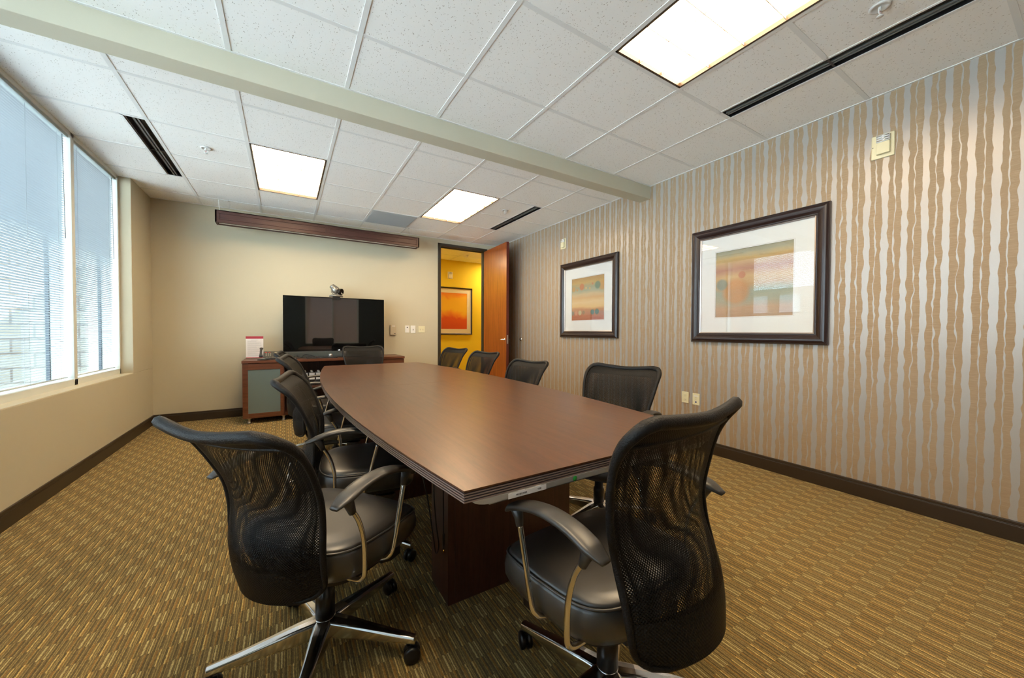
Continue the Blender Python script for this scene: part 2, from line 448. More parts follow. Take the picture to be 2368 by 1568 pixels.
# abstract print: soft horizontal bands of ochre, teal, cream and rust with discs
R1_ = [(0.0, (.42, .075, .055)), (.10, (.46, .085, .05)), (.18, (.42, .17, .13)), (.25, (.50, .20, .10)), (.31, (.78, .52, .24)), (.42, (.80, .60, .34)), (.52, (.68, .42, .20)), (.60, (.62, .48, .30)), (.68, (.30, .40, .33)), (.78, (.28, .33, .24)), (.88, (.52, .34, .10)), (1.0, (.40, .22, .07))]
R2_ = [(0.0, (.40, .22, .12)), (.12, (.50, .30, .17)), (.24, (.30, .34, .26)), (.36, (.22, .33, .27)), (.46, (.50, .30, .12)), (.58, (.62, .40, .16)), (.70, (.40, .14, .10)), (.80, (.52, .32, .16)), (.88, (.60, .42, .16)), (.95, (.30, .33, .24)), (1.0, (.22, .26, .20))]
def print_mat(name, lo, hi, seed, discs, stops=R1_):
    m = mat(name, (.5, .4, .3), .7); g = NT(m); s = g.sep(g.pos())
    t = g.math('DIVIDE', g.math('SUBTRACT', s[2], lo), hi - lo)
    wv = g.noise(g.comb(g.math('MULTIPLY', s[1], 2.2), g.math('MULTIPLY', s[2], 7), seed), 1, 5, .65)
    t2 = g.math('ADD', t, g.math('MULTIPLY', g.math('SUBTRACT', wv, .5), .16))
    c = g.ramp(t2, stops)
    tx = g.noise(g.scale(g.pos(), 1, 8, 45), 1.0, 5, .75)
    c = g.mix(g.math('MULTIPLY', tx, .40), c, (.80, .62, .36))
    for (y, z, r, col) in discs:
        dy = g.math('SUBTRACT', s[1], y); dz = g.math('SUBTRACT', s[2], z)
        d = g.math('SQRT', g.math('ADD', g.math('MULTIPLY', dy, dy), g.math('MULTIPLY', dz, dz)))
        mk = g.math('SUBTRACT', 1, g.math('SMOOTH_MAX', 0, 0) if False else g.math('MULTIPLY', g.math('MAXIMUM', g.math('SUBTRACT', d, r * .8), 0), 1 / (r * .35)), clamp=True)
        c = g.mix(g.math('MULTIPLY', mk, .8), c, col)
    dk_ = g.n('ShaderNodeVectorMath', operation='SCALE'); g.l(c, dk_.inputs[0]); dk_.inputs['Scale'].default_value = .72
    g.color(dk_.outputs[0]); return m

# ------------------------------------------------------------------ room shell
XL, XR, YB, YF = -.48, 4.225, 2.79, -4.35
GX, WZ, WY1 = -.70, .672, 2.15            # glass plane, sill height, window end
T = .6096
struct(box('floor', M['carpet'], XL - .1, XR + .02, YF - .02, YB + .02, -.05, 0))
wl = MB()
wl.box(-.80, XL, YF, YB + .12, -.05, WZ)                 # below the window
wl.box(-.80, XL, WY1, YB + .12, WZ, H + .05)             # pier beside the window
wl.box(-.80, XL, YF, YF + .55, WZ, H + .05)
struct(wl.build('wall_left', M['wall'], bevel=.004))
DX0, DX1, DZ = 3.115, 3.945, 2.565                       # door opening
wb = MB().box(XL - .1, DX0 - .02, YB, YB + .12, -.05, H + .05).box(DX1 + .02, XR + .12, YB, YB + .12, -.05, H + .05).box(DX0 - .02, DX1 + .02, YB, YB + .12, DZ + .02, H + .05)
struct(wb.build('wall_back', M['wall']))
struct(box('wall_right', M['paper_wall'], XR, XR + .12, YF - .1, YB + .0, -.05, H + .05))
wf = MB().box(-.80, 1.37, YF - .12, YF, -.05, H + .05).box(2.85, XR + .12, YF - .12, YF, -.05, H + .05).box(1.37, 2.85, YF - .12, YF, -.05, .75).box(1.37, 2.85, YF - .12, YF, 2.25, H + .05)
struct(wf.build('wall_front', paint('painted drywall deep teal', (.045, .060, .058))))
# baseboards with a small cap groove
def baseboard(name, x0, x1, y0, y1, gx=0, gy=0):
    b = MB().box(x0, x1, y0, y1, 0, .088)
    b.box(x0 + (0.004 if gx > 0 else 0), x1 - (.004 if gx < 0 else 0), y0 + (.004 if gy > 0 else 0), y1, .088, .094)
    b.box(x0, x1, y0, y1, .094, .112)
    struct(b.build(name, M['base'], bevel=.003))
baseboard('baseboard_left', XL, XL + .014, YF, YB - .014)
baseboard('baseboard_back', XL, DX0 - .06, YB - .014, YB)
baseboard('baseboard_right', XR - .014, XR, YF, YB - .001)
baseboard('baseboard_front', XL + .014, XR - .014, YF, YF + .014)

# beam across the ceiling
B0, B1, BZ = -.550, -.412, 2.556
struct(box('ceiling_beam', M['beam'], -.575, XR, B0, B1, BZ, H + .02, bevel=.002))
SC.objects['ceiling_beam'].name = 'trim_1'

# ceiling tiles and grid
gx = [-.575] + [i * T for i in range(7)] + [XR]
yb = [i * T for i in range(5)]
yf = [-1.0706 - i * T for i in range(5)]
rows = []
ys = [YF] + sorted(yf) + [B0]
for a, b in zip(ys[:-1], ys[1:]): rows.append((a, b))
ys2 = [B1] + yb + [YB]
for a, b in zip(ys2[:-1], ys2[1:]): rows.append((a, b))
LIGHTS = [(2 * T, 0, 0), ]
lights = [(1, T, 3 * T), (4, T, 3 * T), (4, -1.0706 - 3 * T, -1.0706 - T), (1, -1.0706 - 3 * T, -1.0706 - T)]  # column, y0, y1
slots = {5: [(T, 3 * T), (-1.0706 - 3 * T, -1.0706 - T)], -1: [(T, 3 * T), (-1.0706 - 3 * T, -1.0706 - T)]}
SW = .118
tiles = MB()
for ci in range(len(gx) - 1):
    x0, x1 = gx[ci], gx[ci + 1]
    col = ci - 1                                           # column between line col and col+1
    for (y0, y1) in rows:
        my = (y0 + y1) / 2
        if any(c == col and a < my < b for c, a, b in lights): continue
        xx1 = x1
        if col in slots and any(a < my < b for a, b in slots[col]): xx1 = x1 - SW - .012
        tiles.box(x0 + .001, xx1, y0 + .001, y1 - .001, H, H + .018)
struct(tiles.build('ceiling', M['tile']))
gr = MB(); gw_ = .0125
for x in gx[1:-1]:
    gr.box(x - gw_, x + gw_, YF, B0, H - .003, H + .022); gr.box(x - gw_, x + gw_, B1, YB, H - .003, H + .022)
for y in yb + yf:
    segs = [(gx[i], gx[i + 1], i - 1) for i in range(len(gx) - 1)]
    for a, b, c in segs:
        if any(c == lc and l0 + .02 < y < l1 - .02 for lc, l0, l1 in lights): continue
        bb = b
        if c in slots and any(l0 + .02 < y < l1 - .02 for l0, l1 in slots[c]): bb = b - SW - .02
        gr.box(a, bb, y - gw_, y + gw_, H - .0025, H + .021)
for c, sl in slots.items():
    for a, b in sl:
        x = (c + 1) * T - SW - .018
        gr.box(x - .007, x + .007, a, b, H - .0025, H + .021)
struct(gr.build('trim_2', M['grid']))
an = MB()                                                  # wall angle round the edge
for (x0, x1, y0, y1) in [(XR - .016, XR, YF, B0), (XR - .016, XR, B1, YB), (XL, XR, YB - .016, YB), (-.575, XR, B0 - .014, B0), (-.575, XR, B1, B1 + .012)]:
    an.box(x0, x1, y0, y1, H - .004, H + .004)
struct(an.build('trim_3', M['grid']))
struct(box('light_block_slab', M['concrete'], -.85, 5.6, YF - .15, 5.0, H + .16, H + .25))  # unseen slab added above the tiles to keep outside light out
SC.objects['light_block_slab'].name = 'light_block_deck'
struct(box('trim_4', M['beam'], -.80, XL - .0, YF, WY1 + .001, H + .019, H + .16))

# ------------------------------------------------------------------ window wall
def window(idx, y0, y1):
    f = MB()
    f.box(GX, -.572, y0, y1, WZ, WZ + .055)                # bottom rail
    f.box(GX, -.572, y0, y1, H - .03, H + .018)
    f.box(GX, -.572, y1 - .026, y1, WZ, H)                 # deep side fins
    f.box(GX, -.572, y0, y0 + .026, WZ, H)
    fr = struct(f.build('window_%d' % idx, M['winmetal'], bevel=.002))
    d = MB()
    d.box(GX - .022, GX, y0 - .002, y0 + .034, WZ, H); d.box(GX - .022, GX, y1 - .034, y1 + .002, WZ, H)
    d.box(GX - .022, GX, y0, y1, WZ, WZ + .04); d.box(GX - .022, GX, y0, y1, H - .04, H)
    d.build('outer_frame', M['windark'], fr)
    box('pane', M['winglass'], GX - .014, GX - .010, y0 + .034, y1 - .034, WZ + .04, H - .04, fr)
    return fr
WIN = [(1.20, WY1), (-.72, 1.20), (-2.64, -.72), (YF + .55, -2.64)]
for i, (a, b) in enumerate(WIN): window(i + 1, a, b)
struct(MB().box(-.572, XL - .001, YF + .55, WY1, WZ, WZ + .006).build('trim_5', M['sillpaint']))
# front wall window with lowered shades (seen only mirrored in the television)
fw = struct(MB().box(1.37, 1.41, YF - .1, YF - .02, .75, 2.25).box(2.81, 2.85, YF - .1, YF - .02, .75, 2.25).box(2.09, 2.13, YF - .1, YF - .02, .75, 2.25)
            .box(1.37, 2.85, YF - .1, YF - .02, .75, .79).box(1.37, 2.85, YF - .1, YF - .02, 2.21, 2.25).build('window_5', M['winmetal']))
box('pane', M['shade'], 1.40, 2.82, YF - .09, YF - .085, .78, 2.22, fw)

def blind(y0, y1, label):
    a, b = y0 + .036, y1 - .036; X = -.612
    r = empty('venetian_blind', (X, (a + b) / 2, WZ + .06), label, 'window blind', 'horizontal blinds along the window wall')
    hw = (b - a) / 2
    MB().box(-.026, .030, -hw, hw, H - WZ - .06 - .052, H - WZ - .063).build('headrail', M['headrail'], r, bevel=.002)
    s = MB(); z = .030; pitch = .0180; top = H - WZ - .06 - .056; tl = rad(14)
    while z < top:
        pr = []
        for k in range(5):
            q = (k - 2) / 2
            xx = q * .0125; zz = .0022 * (1 - q * q)
            pr.append((xx * cos(tl) - zz * sin(tl), xx * sin(tl) + zz * cos(tl)))
        vs = [(x, yy, z + dz) for yy in (-hw + .004, hw - .004) for x, dz in pr]
        s.add(vs, [(k, k + 1, k + 6, k + 5) for k in range(4)], True)
        z += pitch
    s.build('slats', M['slat'], r)
    MB().tube([(0, -hw + .004, .012), (0, hw - .004, .012)], .010, 8, flat=.6).build('bottom_rail', M['winmetal'], r)
    n = max(2, int((b - a) / .45) + 1); cds = MB()
    for k in range(n):
        yy = -hw + .12 + (2 * hw - .24) * k / (n - 1)
        for xx in (-.013, .013): cds.box(xx - .0006, xx + .0006, yy - .0008, yy + .0008, .012, top)
    cds.build('ladder_cord', M['slat'], r)
    MB().tube([(.022, hw - .07, top), (.030, hw - .068, top - .8)], .003, 6).build('tilt_wand', M['slat'], r)
blind(*WIN[0], 'narrow white venetian blind nearest the far corner, stone blocks behind it')
blind(*WIN[1], 'wide white venetian blind left of the white mullion, blue-grey building behind')
blind(*WIN[2], 'white venetian blind beyond the left edge of the view, mirrored in the large picture')
blind(*WIN[3], 'white venetian blind at the near end of the window wall, behind the viewpoint')

# ------------------------------------------------------------------ ceiling fittings
def troffer(x0, x1, y0, y1, label):
    r = empty('ceiling_light', ((x0 + x1) / 2, (y0 + y1) / 2, H), label, 'ceiling light', 'recessed fluorescent ceiling lights')
    hx, hy = (x1 - x0) / 2 - .013, (y1 - y0) / 2 - .013
    f = MB(); t = .014
    f.box(-hx, -hx + t, -hy, hy, -.004, .10); f.box(hx - t, hx, -hy, hy, -.004, .10)
    f.box(-hx, hx, -hy, -hy + t, -.004, .10); f.box(-hx, hx, hy - t, hy, -.004, .10); f.box(-hx, hx, -hy, hy, .10, .11)
    f.build('frame', M['troffer'], r)
    MB().box(-hx + t, hx - t, -hy + t, hy - t, .022, .026).build('diffuser', M['lamp'], r)
    lv = MB()
    for i in range(1, 3):
        x = -hx + 2 * hx * i / 3; lv.box(x - .0015, x + .0015, -hy + t, hy - t, .004, .021)
    for i in range(1, 6):
        y = -hy + 2 * hy * i / 6; lv.box(-hx + t, hx - t, y - .0015, y + .0015, .004, .021)
    lv.build('louver', M['louver'], r)
labs = ['lit square-looking ceiling light above the left end of the dark wooden valance', 'lit louvred ceiling light nearest the open door',
        'large blown-out ceiling light at the top edge of the photo', 'lit ceiling light over the left foreground chair, above the top of the view']
for (c, a, b), lb in zip(lights, labs): troffer(c * T, (c + 1) * T, a, b, lb)

def slot(c, a, b, label):
    x1 = (c + 1) * T - gw_; x0 = x1 - SW + .01
    r = empty('slot_diffuser', ((x0 + x1) / 2, (a + b) / 2, H), label, 'air vent', 'black linear slot diffusers')
    hx, hy = (x1 - x0) / 2, (b - a) / 2 - gw_
    MB().box(-hx, hx, -hy, hy, .05, .056).box(-hx, -hx + .004, -hy, hy, -.001, .05).box(hx - .004, hx, -hy, hy, -.001, .05).box(-hx, hx, -hy, -hy + .003, -.001, .05).box(-hx, hx, hy - .003, hy, -.001, .05).build('housing', M['ventdark'], r)
    for x in (-hx * .20, hx * .22):
        MB().box(x - .0055, x + .0055, -hy + .004, hy - .004, .003, .022).build('blade', M['ventblade'], r)
    MB().box(-hx + .004, hx - .004, -.006, .006, .002, .012).build('crossbar', M['ventdark'], r)
slot(5, T, 3 * T, 'short-looking black slot vent beside the far right ceiling light')
slot(5, *slots[5][1], 'long black slot vent along the ceiling above the large picture')
slot(-1, T, 3 * T, 'black slot vent in the ceiling near the window blinds')
slot(-1, *slots[-1][1], 'black slot vent above the left edge of the view, near the viewpoint')

rv = empty('return_grille', (3.5 * T, 3.5 * T, H), 'plain grey return air panel in the ceiling above the wooden valance', 'air vent')
g_ = MB().box(-T / 2 + .013, T / 2 - .013, -T / 2 + .013, T / 2 - .013, -.006, -.001)
for i in range(40):
    y = -T / 2 + .02 + i * (T - .04) / 40; g_.box(-T / 2 + .02, T / 2 - .02, y, y + .006, -.009, -.006)
g_.build('perforated_panel', M['vent'], rv)

def sprinkler(x, y, label, z=H):
    r = empty('fire_sprinkler', (x, y, z), label, 'sprinkler', 'ceiling fire sprinklers')
    MB().lathe([(.0, -.001), (.040, -.001), (.041, -.006), (.030, -.009), (.026, -.004), (.0, -.004)], 24).build('escutcheon', M['hoop'], r)
    MB().tube([(0, 0, 0), (0, 0, -.022)], .007, 8).tube([(.012, 0, -.016), (.013, 0, -.032), (.003, 0, -.046)], .0025, 6).tube([(-.012, 0, -.016), (-.013, 0, -.032), (-.003, 0, -.046)], .0025, 6).tube([(-.014, 0, -.017), (.014, 0, -.017)], .004, 6).build('yoke', M['hoop'], r)
    MB().tube([(0, 0, -.018), (0, 0, -.038)], .0016, 6).build('glass_bulb', M['bulb'], r)
    MB().lathe([(.0, -.046), (.014, -.046), (.014, -.048), (.0, -.048)], 12).build('deflector', M['hoop'], r)
sprinkler(3.315, -2.563, 'white sprinkler head at top right between large light and slot vent')
sprinkler(.299, .927, 'white sprinkler head on the left, between slot vent and square ceiling light')
sprinkler(3.293, .948, 'small white sprinkler head beside the far right slot vent')

# ------------------------------------------------------------------ door and hall
df = MB()
df.box(DX0 - .052, DX0, YB - .012, YB + .13, 0, DZ + .052).box(DX1, DX1 + .052, YB - .012, YB + .13, 0, DZ + .052).box(DX0, DX1, YB - .012, YB + .13, DZ, DZ + .052)
df.box(DX0, DX0 + .014, YB + .05, YB + .08, 0, DZ).box(DX1 - .014, DX1, YB + .05, YB + .08, 0, DZ).box(DX0, DX1, YB + .05, YB + .08, DZ - .014, DZ)
d1 = struct(df.build('door_1', M['frame_dark'], bevel=.003))
box('strike_plate', M['steel'], DX0 - .001, DX0 + .002, YB + .01, YB + .04, .93, 1.06, d1)
dl = MB().box(-.0225, .0225, -.87, 0, .012, DZ - .005)
leaf = dl.build('door_leaf', [M['cherry']], d1, loc=(DX1 + .004, YB - .022, 0)); leaf.rotation_euler = (0, 0, rad(-3.0))
MB().box(-.0226, .0226, -.8715, -.870, .012, DZ - .005).build('edge_band', M['cherryedge'], leaf)
for s in (-1, 1):
    MB().lathe([(0, 0), (.028, 0), (.028, .007), (.010, .010), (.009, .045), (0, .045)], 20, mat=Matrix.Translation((s * .0225, -.81, 1.0)) @ Matrix.Rotation(s * pi / 2, 4, 'Y')).tube([(s * .063, -.815, 1.0), (s * .066, -.77, 1.0), (s * .062, -.70, .998)], [.010, .009, .007], 8).build('lever_handle', M['chrome'], leaf)
MB().box(-.012, .012, -.8735, -.871, .93, 1.07).box(-.006, .006, -.882, -.873, .99, 1.01).build('latch', M['steel'], leaf)
for z in (.2, 1.3, 2.35):
    MB().tube([(.0, .006, z - .05), (.0, .006, z + .05)], .008, 8).build('hinge', M['steel'], leaf)
ds = empty('door_stop', (XR, 1.985, 1.0), 'round chrome wall stop behind the open door', 'door stop')
MB().lathe([(0, 0), (.030, 0), (.030, .010), (.024, .022), (0, .022)], 20, mat=Matrix.Rotation(-pi / 2, 4, 'Y')).build('dome', M['chrome'], ds)
MB().lathe([(0, .020), (.015, .020), (.014, .026), (0, .026)], 16, mat=Matrix.Rotation(-pi / 2, 4, 'Y')).build('rubber_pad', M['black'], ds)

YH = 4.45
struct(box('wall_hall', M['hall'], 2.4, 6.0, YH, YH + .1, 0, H + .05))
struct(box('wall_hall_side', M['hall'], 2.3, 2.4, YB + .12, YH + .1, 0, H + .05))
struct(box('wall_hall_end', M['hall'], 5.9, 6.0, YB + .12, YH + .1, 0, H + .05))
struct(box('wall_hall_near', M['hall'], XR + .12, 6.0, YB, YB + .12, 0, H + .05))
struct(box('floor_hall', M['carpet'], 2.3, 6.0, YB + .021, YH, -.05, 0))
struct(box('ceiling_hall', M['tile'], 2.3, 6.0, YB + .13, YH, H, H + .018))
gh = MB()
for x in (3.328 - T, 3.328, 3.328 + T, 3.328 + 2 * T, 3.328 + 3 * T): gh.box(x - gw_, x + gw_, YB + .13, YH, H - .003, H)
for y in (3.318, 3.318 + T, 3.318 + 1.8 * T): gh.box(2.4, 5.9, y - gw_, y + gw_, H - .0025, H)
struct(gh.build('trim_6', M['grid']))
for x, lb in ((5.0, 'round hall downlight washing the ochre wall beside the picture'), (2.75, 'round hall downlight left of the doorway, out of direct sight')):
    r = empty('hall_downlight', (x, 4.0, H - .001), lb, 'ceiling light')
    MB().lathe([(.09, 0), (.10, -.004), (.085, -.006), (.085, 0)], 24).build('trim_ring', M['hoop'], r)
    MB().lathe([(0, -.003), (.084, -.003), (.084, -.004), (0, -.004)], 24).build('lamp_lens', M['lamphall'], r)
sprinkler(4.05, 3.75, 'tiny sprinkler head on the hall ceiling through the doorway')

def strobe(name, loc, rz, wd, ht, label, k):
    r = empty(name, loc, label, 'fire alarm strobe', k, rz=rz)      # local: +Y out of the wall, X along it
    MB().box(-wd / 2, wd / 2, 0, .012, -ht / 2, ht / 2).build('back_plate', M['ivory'], r, bevel=.008, seg=3)
    MB().box(-wd * .34, wd * .24, .012, .034, -ht * .36, ht * .12).build('cover', M['ivory'], r, bevel=.003)
    MB().box(-wd * .34, wd * .24, .012, .038, ht * .12, ht * .43).build('strobe_lens', M['lensglass'], r, bevel=.006)
    refl = MB()
    for i in range(3):
        z = ht * (.18 + .09 * i); refl.tube([(-wd * .30, .038, z), (wd * .20, .038, z)], .0035, 6)
    refl.build('reflector', M['chrome'], r)
    MB().box(wd * .40, wd * .44, .012, .0135, 0, .004).build('screw_slot', M['black'], r)
strobe('alarm_strobe', (XR, -2.366, 2.35), pi / 2, .112, .155, 'large ivory strobe on the striped wall above the large picture', 'ivory fire alarm strobes')
strobe('alarm_strobe', (XR, .90, 2.365), pi / 2, .112, .148, 'ivory strobe on the striped wall above the small picture', 'ivory fire alarm strobes')
strobe('alarm_strobe', (3.955, YH, 2.36), pi, .115, .15, 'strobe on the ochre hall wall above the orange picture', 'ivory fire alarm strobes')

# ------------------------------------------------------------------ pictures
def picture(name, org, ux, wd, ht, fw_, mw, mats, label, matm, seed=0, fdark=None):
    """org: lower corner on wall; ux: unit vector along wall; outward = z cross... frame profile swept by 4 mitred rails"""
    ux = Vector(ux); uz = Vector((0, 0, 1)); out = ux.cross(uz)
    r = empty(name, org, label, 'framed picture')
    prof = [(0, 0), (0, .024), (.02, .028), (.07, .030), (.10, .029), (.13, .031), (.22, .036), (.34, .039), (.46, .0385), (.58, .035), (.70, .029), (.80, .023), (.84, .022), (.86, .024), (.92, .024), (1.0, .018), (1.0, .004)]
    f = MB(); rings = []
    for cx, cz, sx, sz in ((0, 0, 1, 1), (wd, 0, -1, 1), (wd, ht, -1, -1), (0, ht, 1, -1), (0, 0, 1, 1)):
        rings.append([ux * (cx + sx * a * fw_) + uz * (cz + sz * a * fw_) + out * d for a, d in prof])
    f.rings(rings, cap=False, smooth=False)
    fo = f.build('frame', fdark or M['frame_wood'], r, merge=True)
    fl = MB(); rings = []
    for cx, cz, sx, sz in ((0, 0, 1, 1), (wd, 0, -1, 1), (wd, ht, -1, -1), (0, ht, 1, -1), (0, 0, 1, 1)):
        rings.append([ux * (cx + sx * a) + uz * (cz + sz * a) + out * d for a, d in ((fw_ * .97, .010), (fw_ * .97, .023), (fw_ * .97 + .009, .019), (fw_ * .97 + .009, .010))])
    fl.rings(rings, cap=False, smooth=False); fl.build('inner_fillet', M['filet'], r, merge=True)
    def plate(nm, a0, a1, b0, b1, d0, d1, mt, hole=None):
        q = MB()
        def bx(a0, a1, b0, b1):
            q.add([ux * a + uz * b + out * d for d in (d0, d1) for b in (b0, b1) for a in (a0, a1)], [(0, 2, 3, 1), (4, 5, 7, 6), (0, 1, 5, 4), (2, 6, 7, 3), (0, 4, 6, 2), (1, 3, 7, 5)])
        if hole:
            h0, h1, k0, k1 = hole
            bx(a0, h0, b0, b1); bx(h1, a1, b0, b1); bx(h0, h1, b0, k0); bx(h0, h1, k1, b1)
        else: bx(a0, a1, b0, b1)
        return q.build(nm, mt, r)
    A = fw_ * .9; B_ = fw_ + mw
    plate('mat_board', A, wd - A, A, ht - A, .008, .010, matm, (B_, wd - B_, B_, ht - B_))
    plate('art_print', B_ - .01, wd - B_ + .01, B_ - .01, ht - B_ + .01, .004, .006, mats)
    if fdark is None:
        plate('bevel_line', B_ - .008, wd - B_ + .008, B_ - .008, ht - B_ + .008, .010, .0105, M['filet'], (B_ - .006, wd - B_ + .006, B_ - .006, ht - B_ + .006))
    plate('glass', A, wd - A, A, ht - A, .0135, .0150, M['glass'])
    return r
D1 = [(.51, 1.72, .045, (.62, .20, .09)), (.31, 1.745, .016, (.60, .22, .12)), (.67, 1.70, .035, (.60, .33, .10)), (.14, 1.71, .06, (.62, .34, .12)), (.36, 1.69, .016, (.66, .44, .18)), (.43, 1.70, .016, (.7, .5, .22)), (.60, 1.685, .016, (.62, .3, .12)), (.22, 1.72, .05, (.12, .26, .22)),
      (.690, 1.375, .030, (.22, .30, .26)), (.620, 1.375, .030, (.66, .34, .22)), (.545, 1.378, .032, (.56, .56, .34)), (.475, 1.380, .026, (.26, .24, .16)), (.310, 1.382, .034, (.07, .26, .24)), (.230, 1.384, .036, (.05, .24, .23))]
picture('framed_print', (XR, .935, 1.05), (0, -1, 0), 1.06, 1.02, .085, .145, print_mat('banded abstract print', 1.28, 1.84, 2.0, D1),
        'smaller dark-framed banded abstract print on the striped wall', M['matboard'])
D2 = [(-1.45, 1.48, .11, (.62, .30, .10)), (-1.33, 1.55, .05, (.20, .30, .26)), (-1.50, 1.62, .03, (.55, .2, .1))]
picture('framed_print', (XR, -1.052, 1.035), (0, -1, 0), 1.052, 1.035, .085, .14, print_mat('banded sunset print', 1.26, 1.845, 9.0, D2, R2_),
        'large dark-framed print reflecting the window, on the striped wall', M['matboard'])
m = mat('orange and red abstract', (.8, .3, .02), .7); g = NT(m); s_ = g.sep(g.pos())
t_ = g.math('DIVIDE', g.math('SUBTRACT', s_[2], 1.17), .80)
nz = g.noise(g.pos(), 2.1, 4, .6, .6)
t_ = g.math('ADD', g.math('ADD', t_, g.math('MULTIPLY', g.math('SUBTRACT', nz, .5), .55)), g.math('MULTIPLY', g.math('SUBTRACT', s_[0], 4.1), -.12))
g.color(g.ramp(t_, [(0, (.62, .035, .005)), (.30, (.70, .06, .006)), (.42, (.84, .28, .012)), (.52, (.88, .50, .016)), (.85, (.88, .46, .012)), (1, (.84, .22, .01))]))
picture('hall_picture', (3.62, YH, 1.055), (1, 0, 0), .86, 1.045, .030, .095, m, 'orange and red abstract picture on the ochre hall wall', M['matboard2'], fdark=mat('hall frame black', (.02, .012, .006), .4))

# ------------------------------------------------------------------ wall devices
def plate(name, loc, rz, wd, ht, mt, label, cat, d=.007):
    r = empty(name, loc, label, cat, rz=rz)
    MB().box(-wd / 2, wd / 2, 0, d, -ht / 2, ht / 2).build('cover_plate', mt, r, bevel=.002)
    return r
# back wall: outward is -Y so rz = pi (local +Y points into the room, local +X to the viewer's left)
r = plate('thermostat', (2.318, YB, 1.145), pi, .088, .155, M['beigep'], 'beige thermostat box on the back wall right of the television', 'thermostat', .034)
MB().box(-.035, -.012, .034, .036, -.062, -.054).build('slider', M['grey'], r)
MB().box(-.03, .02, .034, .0355, .055, .068).build('display_strip', M['whitep'], r)
r = plate('sensor_plate', (2.546, YB, 1.16), pi, .066, .114, M['whitep'], 'narrow white wall plate with a small dark sensor dot', 'wall plate')
MB().lathe([(0, 0), (.009, 0), (.007, .006), (0, .006)], 14, mat=Matrix.Translation((0, .007, .026)) @ Matrix.Rotation(-pi / 2, 4, 'X')).build('sensor_eye', M['black'], r)
MB().box(-.017, .017, .007, .010, -.035, .004).build('rocker', M['whitep'], r, bevel=.001)
r = plate('dimmer_switch', (2.640, YB, 1.157), pi, .078, .122, M['whitep'], 'white rocker switch plate between the sensor plate and ivory toggles', 'light switch', .010)
MB().box(-.018, .018, .010, .014, -.032, .032).build('rocker', M['whitep'], r, bevel=.002)
MB().box(-.005, .004, .014, .018, -.016, .004).build('slider', M['grey'], r)
r = plate('toggle_switch', (2.783, YB, 1.158), pi, .110, .108, M['ivory'], 'ivory double toggle switch plate nearest the doorway', 'light switch')
for x in (-.023, .023):
    MB().box(x - .005, x + .005, .007, .020, -.004, .014).build('toggle', M['ivory'], r)
    MB().box(x - .007, x + .007, .007, .008, -.014, .014).build('toggle_slot', M['beigep'], r)
# right wall: outward is -X, rz = pi/2 ; local +X = +Y world
r = plate('power_outlet', (XR, -.988, .486), pi / 2, .072, .108, M['ivory'], 'ivory duplex power outlet low on the striped wall, left of the pair', 'power outlet')
for z in (-.022, .022):
    MB().box(-.015, .015, .007, .009, z - .014, z + .014).build('socket', M['ivory'], r, bevel=.001)
    MB().box(-.008, -.006, .009, .0095, z - .003, z + .006).box(.006, .008, .009, .0095, z - .003, z + .006).box(-.002, .002, .009, .0095, z - .010, z - .006).build('slot_hole', M['grey'], r)
r = plate('data_outlet', (XR, -1.100, .483), pi / 2, .070, .110, M['ivory'], 'ivory data jack plate with a blue port, right of the pair', 'data outlet')
MB().box(-.024, .020, .007, .0075, .025, .037).build('label_strip', M['whitep'], r)
for z in (.015, -.006): MB().box(-.005, .005, .007, .0078, z - .004, z + .004).build('jack', M['beigep'], r)
MB().box(-.007, .007, .007, .0085, -.034, -.020).build('blue_jack', M['blue'], r)

# ------------------------------------------------------------------ conference table
CX, CY, TZ = 1.75, -.52, .74
def outline(off=0, n=24, half=None):
    """boat-shaped top: straight ends, bowed sides"""
    L = 1.855 - off; e = .517; bow = .145
    pts = []
    rng = [-1 + 2 * i / n for i in range(n + 1)]
    R_ = [(CX + (e - off + bow * (1 - q * q)), CY + L * q) for q in rng]
    Lf = [(CX - (e - off + bow * (1 - q * q)), CY + L * q) for q in reversed(rng)]
    return R_ + Lf
tb = empty('conference_table', (CX, CY, 0), 'long boat-shaped mahogany conference table with grooved edge', 'table')
inv = Matrix.Translation((-CX, -CY, 0))
def slab(off, z0, z1, name, mt, par):
    o = outline(off); return MB().rings([[(x, y, z) for x, y in o] for z in (z0, z1)], smooth=False, mat=inv).build(name, mt, par)
top = MB(); o0 = outline(0)
top.rings([[(x, y, z) for x, y in o0] for z in (TZ - .0045, TZ)], smooth=False, mat=inv)
tobj = top.build('tabletop', M['table'], tb)
ed = MB(); zc = TZ - .0045
prof = []
for k in range(4):
    ed.rings([[(x, y, z) for x, y in outline(.0045)] for z in (zc - .0033, zc)], smooth=False, mat=inv, mi=1)
    ed.rings([[(x, y, z) for x, y in outline(.0005)] for z in (zc - .0066, zc - .0033)], smooth=False, mat=inv, mi=0)
    zc -= .0066
ed.build('grooved_edge', [M['edgeline'], M['edgeblack']], tb)
MB().box(CX - .655, CX + .655, CY - .0006, CY + .0006, TZ - .002, TZ + .0003, mat=inv).build('seam', M['edgeline'], tb)
for y in (-1.68, -.63, .62):
    x0, x1 = (1.43, 2.07) if y < -1 else (1.43, 2.07)
    MB().box(x0, x1, y - .10, y + .10, 0, zc, mat=inv).build('pedestal', M['tabledark'], tb, bevel=.002)
    MB().box(x0 + .03, x1 - .03, y - .103, y - .100, .03, zc - .03, mat=inv).build('pedestal_panel', M['tabledark'], tb)
MB().box(1.66, 1.70, -1.58, .52, .45, zc, mat=inv).build('stretcher', M['tabledark'], tb)
